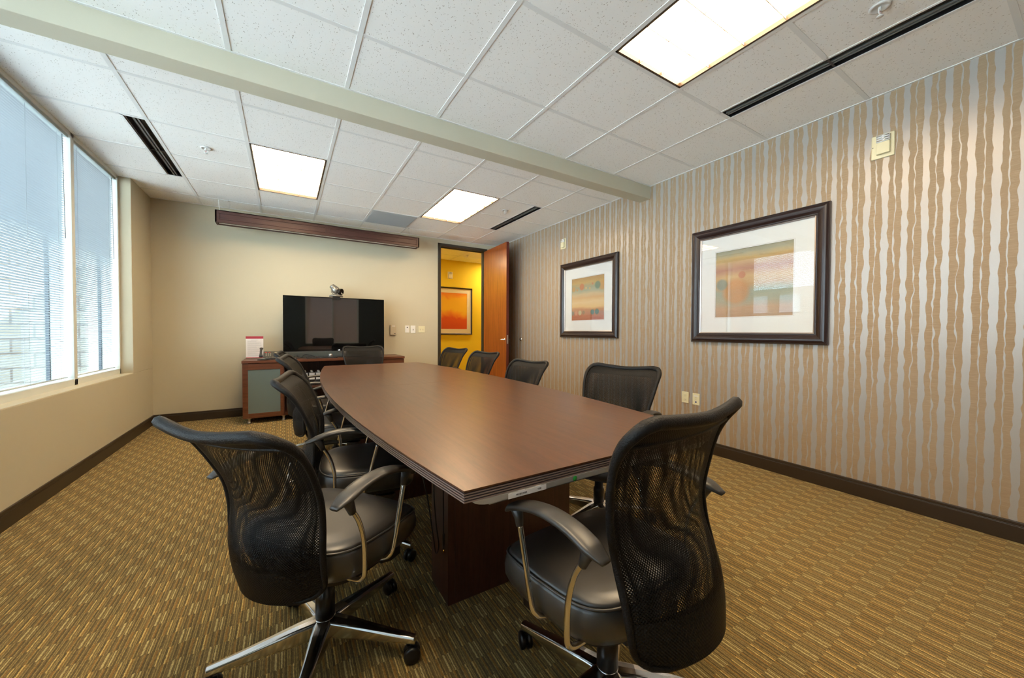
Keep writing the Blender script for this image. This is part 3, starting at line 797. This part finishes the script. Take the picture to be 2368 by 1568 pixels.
# steel cable tray under the near edge, with its sticker labels
tr = MB()
yN = -2.3765
zc -= .0006
prof = [(1.255, zc), (1.262, zc - .005), (1.272, zc - .009), (1.286, zc - .0125), (1.303, zc - .0150), (1.325, zc - .0163), (1.35, zc - .0165), (2.16, zc - .0165), (2.20, zc - .012), (2.235, zc)]
tr.rings([[(x, yN + d, z) for x, z in prof] for d in (0, .004)], smooth=False)
tr.box(1.30, 2.20, yN, yN + .05, zc - .0165, zc - .0145)
ct = tr.build('cable_tray', M['tray'], None)
tag(ct, 'brushed steel tray hanging under the near table edge', 'tray')
MB().box(1.355, 1.475, yN - .0008, yN, zc - .016, zc - .002).build('label_strip', M['paper'], ct)
text('lettering', 'PROJECTOR', .0062, M['inkb'], (1.395, yN - .001, zc - .0095), (pi / 2, 0, 0), ct)
text('lettering', 'VGA', .0062, M['inkb'], (1.452, yN - .001, zc - .0088), (pi / 2, 0, 0), ct)
MB().box(1.385, 1.405, yN - .001, yN, zc - .0022, zc - .0002).box(1.440, 1.456, yN - .001, yN, zc - .0022, zc - .0002).build('label_tab', M['paper'], ct)
MB().lathe([(0, 0), (.0075, 0), (.0075, .0008), (0, .0008)], 20, mat=Matrix.Translation((1.578, yN, zc - .008)) @ Matrix.Rotation(pi / 2, 4, 'X')).build('green_dot', M['green'], ct)
MB().box(1.76, 1.80, yN - .001, yN, zc - .012, zc - .002).build('grey_tab', M['filet'], ct)
# cables dangling beside the near pedestal
px_ = 1.425
c1 = catmull([(1.41, -1.76, .700), (1.400, -1.73, .60), (1.398, -1.70, .47), (1.40, -1.72, .33), (1.405, -1.74, .24), (1.405, -1.705, .19), (1.405, -1.67, .25), (1.39, -1.63, .42), (1.36, -1.58, .60), (1.37, -1.60, .700)], 8)
tag(MB().tube(c1, .0028, 8).build('looped_cable', M['cable']), 'thin black cable looping down beside the near table pedestal', 'cable')
pc = empty('plug_cable', (1.414, -1.772, .700), 'straight black cable with a gold plug hanging by the table pedestal', 'cable')
MB().tube([(0, 0, 0), (-.002, 0, -.2), (0, 0, -.42)], .0028, 8).build('cord', M['cable'], pc)
MB().tube([(0, 0, -.40), (0, 0, -.462)], .0052, 10).build('plug_body', M['black'], pc)
MB().tube([(0, 0, -.462), (0, 0, -.477)], .0035, 10).build('plug_tip', M['brass'], pc)

# ------------------------------------------------------------------ chairs
def zprof(z, tab):
    for (a, va), (b, vb) in zip(tab[:-1], tab[1:]):
        if z <= b or b == tab[-1][0]:
            t = (z - a) / (b - a); return va + (vb - va) * t
WT = [(.36, .192), (.42, .200), (.50, .203), (.58, .205), (.66, .213), (.74, .230), (.80, .240), (.86, .242), (.91, .238)]
YT = [(.36, -.195), (.42, -.207), (.50, -.208), (.58, -.200), (.66, -.204), (.74, -.232), (.80, -.258), (.84, -.280), (.875, -.308), (.91, -.350)]
def sm(tab, z):
    return sum(zprof(min(.91, max(.36, z + d)), tab) for d in (-.03, -.015, 0, .015, .03)) / 5
ZB, ZTOP = .362, .905
def back_pt(u, z, off=0):
    w_ = sm(WT, z); y = sm(YT, z)
    y += .034 * u * u - .014                       # wraps forward at the sides
    lum = min(1, max(0, (.62 - z) / .12)); lum = lum * lum * (3 - 2 * lum)
    y -= .044 * (1 - u * u) * lum                  # pouch-like lower back
    zz = z
    tt = max(0, (z - .80) / .105)
    zz += -.022 * (1 - abs(u) ** 1.5) * tt * tt    # dips in the middle of the top edge
    y -= .014 * abs(u) ** 3 * tt * tt
    return Vector((w_ * u, y + off, zz))
def uspan(z):
    """rounded corners: usable |u| at height z"""
    rt, rb = .050, .060; w_ = sm(WT, z)
    k = 1
    if z > ZTOP - rt: q = (z - (ZTOP - rt)) / rt; k = 1 - (rt / w_) * (1 - math.sqrt(max(0, 1 - q * q)))
    if z < ZB + rb: q = ((ZB + rb) - z) / rb; k = 1 - (rb / w_) * (1 - math.sqrt(max(0, 1 - q * q)))
    return k

def make_chair(label, group):
    r = empty('mesh_office_chair', (0, 0, 0), label, 'chair', group)
    # seat cushion
    def ring(sc, z, drop=1):
        pts = []
        for j in range(48):
            t = 2 * pi * j / 48; c, s = cos(t), sin(t)
            x = .252 * math.copysign(abs(c) ** .55, c) * sc; y = .222 * math.copysign(abs(s) ** .5, s) * sc
            x *= 1 - .05 * (y < 0) * abs(y) / .245
            dz = -.055 * max(0, (y - .09) / .155) ** 2 + .008 * max(0, (-y - .1) / .14) ** 2
            pts.append((x, y + .043, z + dz * drop))
        return pts
    MB().rings([ring(.86, .368, .6), ring(.95, .376, .7), ring(.995, .40, .8), ring(1.0, .425, .9), ring(.985, .452), ring(.965, .463)], smooth=True).build('seat_side', M['leather'], r)
    MB().rings([ring(.964, .461), ring(.93, .473), ring(.80, .480), ring(.55, .479), ring(.3, .476), ring(.05, .475)], smooth=True, capsmooth=True).build('seat', M['leather'], r)
    MB().tube([Vector(p) for p in ring(.972, .464)], .0035, 6, closed=True).build('seat_piping', M['leather'], r)
    MB().rings([ring(.80, .345, .4), ring(.86, .352, .5), ring(.86, .372, .6)], smooth=False).build('seat_pan', M['blackm'], r)
    # backrest: two layers of mesh
    nu, nz = 18, 34
    me_v, me_f, me_uv = [], [], []
    for layer, off in ((0, .009), (1, -.009)):
        b0 = len(me_v)
        for i in range(nz + 1):
            z = ZB + (ZTOP - ZB) * i / nz; k = uspan(z)
            for j in range(nu + 1):
                u = -1 + 2 * j / nu
                p = back_pt(u * k, z, off * (1 - abs(u) ** 6))
                me_v.append(p); me_uv.append((p.x * (1 + .0 * layer), z - ZB))
        for i in range(nz):
            for j in range(nu):
                a = b0 + i * (nu + 1) + j
                me_f.append((a, a + 1, a + nu + 2, a + nu + 1))
    me = bpy.data.meshes.new('backrest'); me.from_pydata([tuple(v) for v in me_v], [], me_f); me.materials.append(M['mesh'])
    uvl = me.uv_layers.new(name='UVMap')
    for lp in me.loops: uvl.data[lp.index].uv = me_uv[lp.vertex_index]
    me.polygons.foreach_set('use_smooth', [True] * len(me.polygons)); me.update()
    bo = bpy.data.objects.new('backrest', me); COL.objects.link(bo); bo.parent = r
    # rolled edge all round
    rim = []; rad_ = []
    zs = [ZB + (ZTOP - ZB) * i / 60 for i in range(61)]
    right = [(uspan(z), z) for z in zs]
    seq = right + [(uspan(ZTOP) * (1 - 2 * i / 14), ZTOP) for i in range(1, 14)] + [(-uspan(z), z) for z in reversed(zs)] + [(-uspan(ZB) * (1 - 2 * i / 14), ZB) for i in range(1, 14)]
    P = [back_pt(u, z) for u, z in seq]
    for (u, z) in seq:
        q = min(1, max(0, (z - .80) / .10)); lo = min(1, max(0, (.46 - z) / .1)); rad_.append(.0095 + .0065 * q - .003 * lo)
    fo = MB().tube(P, rad_, 8, closed=True).build('back_frame', M['weave'], r); fo.parent = bo
    hem = [back_pt(u / 10 * uspan(.852), .852, -.006) for u in range(-10, 11)]
    h2 = MB().tube(hem, .0055, 6).build('hem', M['weave'], r); h2.parent = bo
    MB().tube([(0, -.05, .335), (0, -.13, .335), (0, -.17, .350), (0, -.200, .40), (0, -.205, .45)], [.014, .014, .014, .012, .008], 8).build('back_bracket', M['blackm'], r)
    # arms
    for s in (-1, 1):
        X = .272 * s
        cl = catmull([(X, .128, .626), (X, .100, .648), (X, .035, .670), (X, -.035, .680), (X, -.105, .675), (X, -.160, .659), (X, -.205, .642)], 5)
        rings = []
        for i, p in enumerate(cl):
            t = i / (len(cl) - 1); wd = .0285 * (.55 + .45 * min(1, t * 5)) * (.50 + .5 * min(1, (1 - t) * 7)) ; th = .0105 * (.5 + .5 * min(1, t * 6)) * (.45 + .55 * min(1, (1 - t) * 7))
            tg = (cl[min(i + 1, len(cl) - 1)] - cl[max(i - 1, 0)]).normalized(); nrm = Vector((1, 0, 0)).cross(tg) 
            if nrm.z < 0: nrm = -nrm
            rings.append([p + Vector((1, 0, 0)) * (wd * math.copysign(abs(cos(a)) ** .7, cos(a))) + nrm * (th * math.copysign(abs(sin(a)) ** .8, sin(a))) for a in [2 * pi * j / 14 for j in range(14)]])
        pad = MB().rings(rings, smooth=True, capsmooth=True)
        pad.tube([(X, .098, .648), (X, .086, .622), (X, .082, .600)], [.019, .013, .0105], 10)
        pad.tube([(X, -.165, .662), (X, -.150, .630), (X, -.140, .605)], [.020, .014, .0105], 10)
        po = pad.build('armrest', M['pad'], r)
        rod = MB().tube(catmull([(X, .083, .612), (X, .062, .53), (X, .035, .43), (X - s * .006, .025, .395), (X - s * .035, .022, .375), (X - s * .11, .02, .366)], 5), .0078, 8)
        rod.tube(catmull([(X, -.142, .615), (X, -.115, .565), (X, -.098, .50), (X, -.094, .42), (X - s * .008, -.092, .388), (X - s * .035, -.09, .372), (X - s * .11, -.088, .366)], 5), .0078, 8)
        ro = rod.build('arm_rod', M['chrome'], r); ro.parent = po
    # mechanism
    MB().box(-.075, .075, -.12, .11, .300, .347).build('tilt_mechanism', M['blackm'], r, bevel=.006)
    for s in (-1, 1):
        MB().tube([(s * .07, .07, .325), (s * .17, .085, .325)], .006, 6).rings([[(s * (.150 + .050 * a), .070 + .09 * b + .01 * a, .322 + dz) for a, b in ((0, .1), (.6, 0), (1, .25), (1, .8), (.6, 1), (0, .85))] for dz in (-.012, .012)], smooth=False).build('lever', M['black'], r)
    MB().tube([(0, 0, .24), (0, 0, .31)], .0145, 16).build('gas_piston', M['black'], r)
    # base
    st = MB().lathe([(0, .068), (.030, .070), (.036, .085), (.036, .122), (.030, .130), (0, .130)], 20)
    R = .315
    for k in range(5):
        A = Matrix.Rotation(2 * pi * k / 5, 4, 'Z')
        prof = [(.02, .030, .070, .128), (.08, .027, .068, .122), (.16, .022, .068, .110), (.25, .0175, .066, .097), (R + .012, .0145, .064, .088)]
        rings = []
        for x, w2, z0, z1 in prof:
            rings.append([(x, -w2, z0 + .006), (x, -w2 * .96, z1 - .007), (x, -w2 * .7, z1 - .001), (x, 0, z1 + .001), (x, w2 * .7, z1 - .001), (x, w2 * .96, z1 - .007), (x, w2, z0 + .006), (x, w2 * .75, z0), (x, -w2 * .75, z0)])
        st.rings(rings, smooth=False, mat=A)
    so = st.build('star_base', M['alu'], r, bevel=.0025)
    MB().lathe([(.0, .128), (.031, .128), (.031, .20), (.027, .213), (.0245, .215), (.0245, .262), (0, .262)], 24).build('gas_lift_cover', M['black'], r)
    for k in range(5):
        a = 2 * pi * k / 5
        c = MB()
        for s in (-1, 1):
            c.lathe([(0, .004), (.024, .004), (.0275, .008), (.0275, .018), (.022, .0215), (0, .0215)], 20, mat=Matrix.Translation((0, 0, .0275)) @ Matrix.Rotation(s * pi / 2, 4, 'X'))
        co = c.build('caster', M['black'], r, loc=(R * cos(a), R * sin(a), 0)); co.rotation_euler = (0, 0, a + .9 * k + .6)
        h = MB().box(-.016, .016, -.0045, .0045, .02, .056).tube([(0, 0, .05), (0, 0, .072)], .0065, 8)
        ho = h.build('caster_fork', M['blackm'], r); ho.parent = co
    return r

def copy_tree(o, parent=None):
    c = o.copy(); COL.objects.link(c)
    if parent: c.parent = parent
    for ch in list(o.children): copy_tree(ch, c)
    return c
GRP = 'mesh office chairs round the conference table'
UP = ('seat', 'seat_side', 'seat_piping', 'seat_pan', 'backrest', 'back_bracket', 'armrest', 'tilt_mechanism', 'lever', 'gas_piston')
specs = [  # x, y, heading, lift, back tilt, base turn, label
    (.985, -1.755, 36, -.014, 5.5, -38, 'left foreground mesh chair seen from behind, at the near left table corner'),
    (1.685, -2.405, 96, .014, -12, 107, 'right foreground mesh chair with its back to the view, at the near table end'),
    (1.190, -1.150, -9, 0, 0, 20, 'second chair on the window side, just beyond the left foreground chair'),
    (1.185, -.165, -7.3, .035, 0, 50, 'third chair on the window side, overlapping the farthest one'),
    (1.150, .624, -5.0, .026, 0, 36, 'farthest chair on the window side, in front of the frosted glass cabinet'),
    (1.722, 1.60, -91, .024, 0, 15, 'chair at the far table end in front of the television'),
    (2.437, -1.612, 197, 0, 0, 112, 'nearest chair on the wallpaper side, right of the table'),
    (2.470, -.42, 187, -.045, 0, 30, 'second chair on the wallpaper side, in front of the door edge'),
    (2.487, .475, 188.5, -.010, 0, 60, 'third chair on the wallpaper side, in front of the open door leaf'),
    (2.472, 1.265, 192, 0, 0, 10, 'farthest chair on the wallpaper side, in front of the ochre hallway')]
proto = make_chair(specs[0][6], GRP)
chairs = [proto] + [copy_tree(proto) for _ in specs[1:]]
for r, (x, y, th, lift, tilt, bt, lb) in zip(chairs, specs):
    r.location = (x, y, 0); r.rotation_euler = (0, 0, rad(th - 90)); r['label'] = lb
    loc_turn = rad(bt - (th - 90))
    for ch in r.children:
        nm = ch.name.split('.')[0]
        if nm == 'backrest': ch.location.z = ch.location.z + lift
        if nm == 'backrest' and tilt:
            a = rad(tilt); p = Vector((0, -.2, .58)); ch.rotation_euler = (a, 0, 0)
            ch.location = p - Matrix.Rotation(a, 3, 'X') @ p + Vector((0, 0, lift))
        if nm in ('star_base',): ch.rotation_euler = (0, 0, loc_turn)
        if nm == 'caster':
            v = Matrix.Rotation(loc_turn, 3, 'Z') @ Vector(ch.location); ch.location = v
            ch.rotation_euler.z += loc_turn + x * 3

# ------------------------------------------------------------------ credenza and what stands on it
c0, c1_, cy0, cy1, cz = .430, 2.340, 2.215, 2.76, .762
cr = empty('media_credenza', ((c0 + c1_) / 2, (cy0 + cy1) / 2, 0), 'long mahogany media credenza with frosted glass door under the television', 'cabinet')
iv = Matrix.Translation((-(c0 + c1_) / 2, -(cy0 + cy1) / 2, 0))
def cb(name, mt, *b, bevel=.0015, par=cr):
    return MB().box(*b, mat=iv).build(name, mt, par, bevel=bevel)
cb('top', M['credenza'], c0 - .006, c1_ + .006, cy0 - .012, cy1, cz - .030, cz)
ca = MB().box(c0, c0 + .02, cy0 + .022, cy1, .065, cz - .03, mat=iv).box(c1_ - .02, c1_, cy0 + .022, cy1, .065, cz - .03, mat=iv).box(c0, c1_, cy0 + .022, cy1, .065, .09, mat=iv)
ca.box(.835, .855, cy0 + .022, cy1, .065, cz - .03, mat=iv).box(1.915, 1.935, cy0 + .022, cy1, .065, cz - .03, mat=iv).box(c0, c1_, cy1 - .01, cy1, .065, cz - .03, mat=iv)
ca.build('carcass', M['tabledark'], cr)
cb('inner_shelf', M['tabledark'], .855, 1.915, cy0 + .04, cy1 - .01, .385, .405)
for i, (a, b) in enumerate(((c0, .845), (1.925, c1_))):
    d = MB(); f1 = .055
    d.box(a, a + f1, cy0, cy0 + .02, .068, cz - .036, mat=iv).box(b - f1 * .6, b, cy0, cy0 + .02, .068, cz - .036, mat=iv)
    d.box(a + f1, b - f1 * .6, cy0 + .0005, cy0 + .02, .068, .125, mat=iv).box(a + f1, b - f1 * .6, cy0 + .0005, cy0 + .02, cz - .11, cz - .036, mat=iv)
    dd = d.build('door', M['credenza'], cr, bevel=.001)
    MB().box(a + f1 - .004, b - f1 * .6 + .004, cy0 + .006, cy0 + .012, .12, cz - .105, mat=iv).build('frosted_pane', M['frost'], dd)
    for z in (.28, .47): MB().box(a + .02, b - .02, cy0 + .03, cy1 - .02, z, z + .018, mat=iv).build('shelf', M['tabledark'], cr)
for x in (c0 + .06, .845, 1.925, c1_ - .06):
    for y in (cy0 + .05, cy1 - .05):
        MB().lathe([(0, 0), (.020, 0), (.022, .006), (.016, .014), (.014, .050), (.024, .058), (.024, .066), (0, .066)], 18, (x, y, 0), mat=iv).build('foot', M['steel'], cr)

# television
ty = 2.50
tv = empty('television', (1.48, ty, cz), 'large black flat television standing on the credenza', 'television')
x0, x1, z0, z1 = -.637, .640, .082, .828
MB().box(x0, x1, .004, .045, z0, z1).box(-.35, .35, .045, .085, z0 + .08, z1 - .2).build('casing', M['bezel'], tv, bevel=.003)
MB().box(x0, x0 + .012, -.002, .004, z0, z1).box(x1 - .012, x1, -.002, .004, z0, z1).box(x0, x1, -.002, .004, z1 - .014, z1).box(x0, x1, -.003, .004, z0, z0 + .028).build('bezel', M['bezel'], tv)
MB().box(x0 + .012, x1 - .012, .001, .004, z0 + .028, z1 - .014).build('screen', M['screen'], tv)
MB().box(x0, x1, -.0035, -.003, z0, z0 + .003).build('lower_trim', M['steel'], tv)
text('logo', 'LG', .020, M['led'], (.030, -.0038, z0 + .014), (pi / 2, 0, 0), tv)
MB().lathe([(0, .012), (.032, .012), (.032, z0 + .02), (0, z0 + .02)], 20, (.10, .03, 0)).build('stand_neck', M['steel'], tv)
MB().box(-.22, .38, -.12, .17, 0, .012).build('stand_base', M['screen'], tv, bevel=.004)

# conferencing camera on the television
vc = empty('video_conference_camera', (1.478, ty + .02, cz + .828), 'silver pan-tilt conference camera sitting on top of the television', 'camera')
MB().box(-.045, .045, -.035, .03, 0, .012).box(-.05, .05, -.030, -.024, -.03, .004).build('clip', M['black'], vc)
MB().lathe([(0, .012), (.088, .012), (.092, .020), (.080, .034), (.040, .046), (0, .048)], 32).build('base_disc', M['gunmetal'], vc)
for s in (-1, 1):
    MB().rings([[(s * x, y, z) for x, y, z in q] for q in ([(.030, -.02, .044), (.030, .02, .044), (.036, .02, .044), (.036, -.02, .044)], [(.056, -.026, .075), (.056, .02, .075), (.062, .02, .075), (.062, -.026, .075)], [(.056, -.02, .118), (.056, .012, .118), (.061, .012, .118), (.061, -.02, .118)])], smooth=False).build('yoke_arm', M['gunmetal'], vc, bevel=.003)
hd = Matrix.Translation((-.008, -.005, .108)) @ Matrix.Rotation(rad(-38), 4, 'Y') @ Matrix.Rotation(rad(-12), 4, 'X')
MB().lathe([(0, -.058), (.028, -.050), (.045, -.032), (.052, -.005), (.049, .022), (.040, .046), (.032, .062), (.036, .066), (.036, .074), (.026, .079), (0, .080)], 28, mat=hd).build('camera_head', M['gunmetal'], vc)
MB().lathe([(.030, -.01), (.040, .02), (.044, .050), (.046, .060), (.038, .060), (.034, .045), (0, .043)], 28, mat=Matrix.Translation((.020, -.030, .088)) @ Matrix.Rotation(rad(105), 4, 'X') @ Matrix.Rotation(rad(42), 4, 'Y')).build('lens_barrel', M['lens'], vc)

# instruction card
sg = empty('instruction_card', (.533, 2.56, cz), 'red-topped instruction card in a clear stand left of the telephone', 'sign')
MB().box(-.092, .092, .004, .006, .012, .288).build('paper_sheet', M['paper'], sg)
MB().box(-.092, .092, .0032, .004, .258, .288).box(-.092, .092, .0032, .004, .012, .020).build('red_band', M['red'], sg)
ln = MB()
for i in range(17):
    z = .238 - i * .0125; a = -.075 if i else -.035; b = (.075, .02, .06, .07, .045, .072)[i % 6] if i else .035
    ln.box(a, b, .0035, .004, z, z + .0028)
ln.build('print_lines', M['ink'], sg)
MB().box(-.095, .095, .001, .003, .0, .292).box(-.095, .095, .0, .07, 0, .003).build('acrylic_stand', M['glass'], sg)

# telephone
ph = empty('desk_telephone', (.715, 2.40, cz), 'dark grey desk telephone with display on the credenza', 'telephone', rz=rad(0))
pm = Matrix.Rotation(rad(28), 4, 'X')
MB().rings([[(-.085, -.07, 0), (.135, -.07, 0), (.135, -.075, .02), (-.085, -.075, .02)], [(-.085, .07, 0), (.135, .07, 0), (.135, .07, .098), (-.085, .07, .098)]], smooth=False).build('body', M['grey'], ph, bevel=.004)
sl = math.atan2(.078, .145)
fm = Matrix.Translation((0, -.075, .0205)) @ Matrix.Rotation(sl, 4, 'X')
MB().box(.035, .115, .095, .140, 0, .002, mat=fm).build('display', M['lcd'], ph)
k_ = MB()
for i in range(4):
    for j in range(3): k_.box(-.060 + j * .022, -.046 + j * .022, .045 + i * .020, .057 + i * .020, 0, .003, mat=fm)
k_.build('keypad', M['keys'], ph)
k_ = MB()
for i in range(6): k_.box(-.055 + i * .030, -.034 + i * .030, .014, .022, 0, .003, mat=fm)
k_.box(.035, .115, .078, .084, 0, .002, mat=fm).build('function_keys', M['keys'], ph)
MB().box(-.070, -.045, .128, .138, 0, .003, mat=fm).box(-.030, -.010, .128, .138, 0, .003, mat=fm).build('red_light', mat('message light', (.5, .05, .03), .4), ph)
MB().tube(catmull([(-.105, .055, .135), (-.108, .03, .120), (-.108, -.02, .085), (-.105, -.06, .040)], 5), [.020, .020, .019, .016, .014, .013, .013, .013, .013, .013, .013, .014, .016, .018, .021, .021], 12, flat=.8).build('handset', M['grey'], ph)
# round conference puck beside the phone
pk = empty('speaker_puck', (.640, 2.285, cz), 'round black speaker puck in front of the telephone handset', 'speaker')
MB().lathe([(0, 0), (.065, 0), (.070, .005), (.064, .012), (.02, .016), (0, .016)], 28).build('body', M['black'], pk)
MB().lathe([(0, .016), (.018, .016), (.016, .020), (0, .020)], 16).build('button', M['chrome'], pk)

# cords, remote, small box under the television
cords = empty('black_cables', (1.2, 2.47, cz), 'tangle of thin black cords lying under the television', 'cable')
ci_ = Matrix.Translation((-1.2, -2.47, -cz))
for pts in ([(1.02, 2.69, .765), (1.00, 2.56, .79), (1.06, 2.455, .767), (1.12, 2.44, .767), (1.20, 2.455, .767), (1.235, 2.42, .767)],
            [(1.22, 2.70, .765), (1.10, 2.62, .80), (1.06, 2.46, .770), (1.15, 2.425, .770), (1.10, 2.38, .770)], [(.95, 2.70, .765), (.98, 2.60, .775), (.95, 2.47, .767), (1.08, 2.41, .767), (1.22, 2.44, .767)]):
    MB().tube(catmull(pts, 6), .003, 6, mat=ci_).build('cord', M['cable'], cords)
ad = tag(MB().box(1.10, 1.17, 2.37, 2.40, cz, cz + .016).build('video_adapter', M['black'], bevel=.003), 'small black cable adapter lying under the television', 'adapter')
rm = empty('remote_control', (.93, 2.30, cz), 'flat black remote lying between telephone and television', 'remote control', rz=rad(12))
MB().box(-.06, .06, -.020, .020, 0, .014).build('body', M['black'], rm, bevel=.004)
MB().box(-.04, -.01, -.010, .010, .014, .0155).build('buttons', M['keys'], rm)
dk = empty('media_player', (1.405, 2.31, cz), 'slim black media player with silver knob in front of the television stand', 'media player')
MB().box(-.30, .06, -.045, .040, 0, .010).build('body', M['black'], dk, bevel=.003)
MB().lathe([(0, .010), (.026, .010), (.026, .052), (.022, .056), (0, .056)], 20, (-.02, 0, 0)).build('knob', M['steel'], dk)

# bottles and tumblers inside the open bay
bt_groups = 'small labelled bottles on the credenza shelf'
bs = empty('bottle_rack', (1.165, 2.43, .4055), 'clear tiered rack inside the open credenza bay', 'rack')
MB().box(-.135, .135, -.10, .10, .066, .072).build('rack_shelf', M['clear'], bs)
for x in (-.13, .127): MB().box(x, x + .004, -.10, .10, 0, .066).build('rack_side', M['clear'], bs)
def bottle(x, y, lab):
    r = empty('small_bottle', (x, y, .477), lab, 'bottle', bt_groups)
    MB().box(-.034, .034, -.018, .018, 0, .098).build('body', M['clear'], r, bevel=.008)
    MB().lathe([(0, .098), (.013, .098), (.013, .116), (0, .116)], 14).build('cap', M['whitep'], r)
    MB().box(-.031, .031, -.0192, -.0182, .008, .090).build('label', M['paper'], r)
    return r
names = ['left', 'middle', 'right']
for i in range(3): bottle(1.085 + i * .080, 2.365, 'front row bottle with pale label on the rack, %s of three' % names[i])
for i in range(3): bottle(1.085 + i * .080, 2.475, 'back row bottle on the rack showing only its cap, %s of three' % names[i])
def tumbler(x, lab):
    o = MB().lathe([(.0, 0), (.027, 0), (.031, .058), (.029, .058), (.025, .004), (0, .004)], 20).build('glass_tumbler', M['clear'], None, loc=(x, 2.40, .4055))
    tag(o, lab, 'glass', 'tumblers under the bottle rack')
for i in range(3): tumbler(1.10 + i * .066, 'clear tumbler under the bottle rack, %s of three' % names[i])

# ------------------------------------------------------------------ hanging wooden screen valance
vy0, vy1, vx0, vx1, vz0, vz1 = 2.365, 2.515, .172, 2.612, 2.402, 2.548
va = empty('screen_valance', ((vx0 + vx1) / 2, (vy0 + vy1) / 2, vz0), 'long dark panelled wood screen housing hanging from the ceiling', 'projection screen')
vi = Matrix.Translation((-(vx0 + vx1) / 2, -(vy0 + vy1) / 2, -vz0))
b = MB().box(vx0, vx1, vy0, vy0 + .018, vz0, vz1, mat=vi).box(vx0, vx1, vy1 - .018, vy1, vz0, vz1, mat=vi).box(vx0, vx0 + .018, vy0, vy1, vz0, vz1, mat=vi).box(vx1 - .018, vx1, vy0, vy1, vz0, vz1, mat=vi).box(vx0, vx1, vy0, vy1, vz1 - .012, vz1, mat=vi).box(vx0, vx1, vy0 + .018, vy0 + .055, vz0 + .004, vz0 + .012, mat=vi).box(vx0, vx1, vy1 - .055, vy1, vz0 + .004, vz0 + .012, mat=vi)
b.build('housing', M['valance'], va, bevel=.002)
vm_ = (vx0 + vx1) / 2 - .03
for a, c in ((vx0 + .035, vm_ - .025), (vm_ + .025, vx1 - .035)):
    f = MB(); t = .010
    for (p, q, s_, u) in ((a, c, vz0 + .035, vz0 + .035 + t), (a, c, vz1 - .035 - t, vz1 - .035), (a, a + t, vz0 + .035, vz1 - .035), (c - t, c, vz0 + .035, vz1 - .035)):
        f.box(p, q, vy0 - .007, vy0, s_, u, mat=vi)
    f.build('panel_moulding', M['valance'], va, bevel=.003)
MB().box(vx0 + .03, vx1 - .03, vy0 + .056, vy1 - .056, vz0 + .006, vz0 + .010, mat=vi).build('screen_slot', M['whitep'], va)
for x in (vx0 + .13, vx1 - .13):
    ch = MB(); z = vz1; k = 0
    ch.lathe([(0, H - .001), (.012, H - .001), (.012, H - .005), (0, H - .005)], 12, (x, 2.44, 0), mat=vi)
    while z < H - .012:
        pts = [(x + (.005 * cos(t) if k % 2 else 0), 2.44 + (0 if k % 2 else .005 * cos(t)), z + .010 + .010 * sin(t)) for t in [2 * pi * j / 10 for j in range(10)]]
        ch.tube(pts, .0014, 5, closed=True, mat=vi); z += .0165; k += 1
    ch.build('chain', M['steel'], va)
MB().tube(catmull([(vx0 + .025, 2.45, H - .001), (vx0 + .028, 2.45, 2.62), (vx0 + .035, 2.45, vz1)], 5), .003, 6, mat=vi).build('white_cord', M['hoop'], va)

# ------------------------------------------------------------------ outside
struct(box('ground_outside', M['concrete'], -60, -.81, -40, 40, -.30, -.25))
SC.objects['ground_outside'].name = 'pavement'
bb = empty('office_building', (-6, 9.0, -.25), 'blue-grey finned building seen through the wide blind', 'building')
MB().box(-9, 2.9, 0, 4, 0, 9.0).build('facade', M['bluefacade'], bb)
for i in range(12): MB().box(-8.8 + i * 1.0, -8.6 + i * 1.0, -.18, 0, 0, 9.0).build('fin', M['bluefin'], bb)
MB().box(-9.1, 3.0, -.25, 4.1, 9.0, 9.4).build('parapet', M['bluefin'], bb)
tag(box('terrace_wall', M['winmetal'], -7.5, -2.4, 6.2, 6.4, -.25, .62), 'low white terrace wall outside the window', 'wall')
tag(box('stone_pier', M['stone'], -2.55, -1.35, 4.6, 5.4, -.25, 2.6), 'tan stone block pier outside the narrow window', 'pier')
tag(box('brick_pillar', M['brick'], -3.1, -2.5, 1.85, 3.1, -.25, 7), 'red brick pillar outside, mirrored in the large picture', 'pillar')
fb = empty('far_building', (-27, 9, -.25), 'long low tan building across the lot, mirrored in the large picture', 'building')
MB().box(0, 3, -14, 12, 0, 4.7).build('walls', M['farwall'], fb)
for i in range(12): MB().box(3, 3.05, -13 + i * 2.1, -11.7 + i * 2.1, 2.9, 4.2).build('window', M['farwin'], fb)
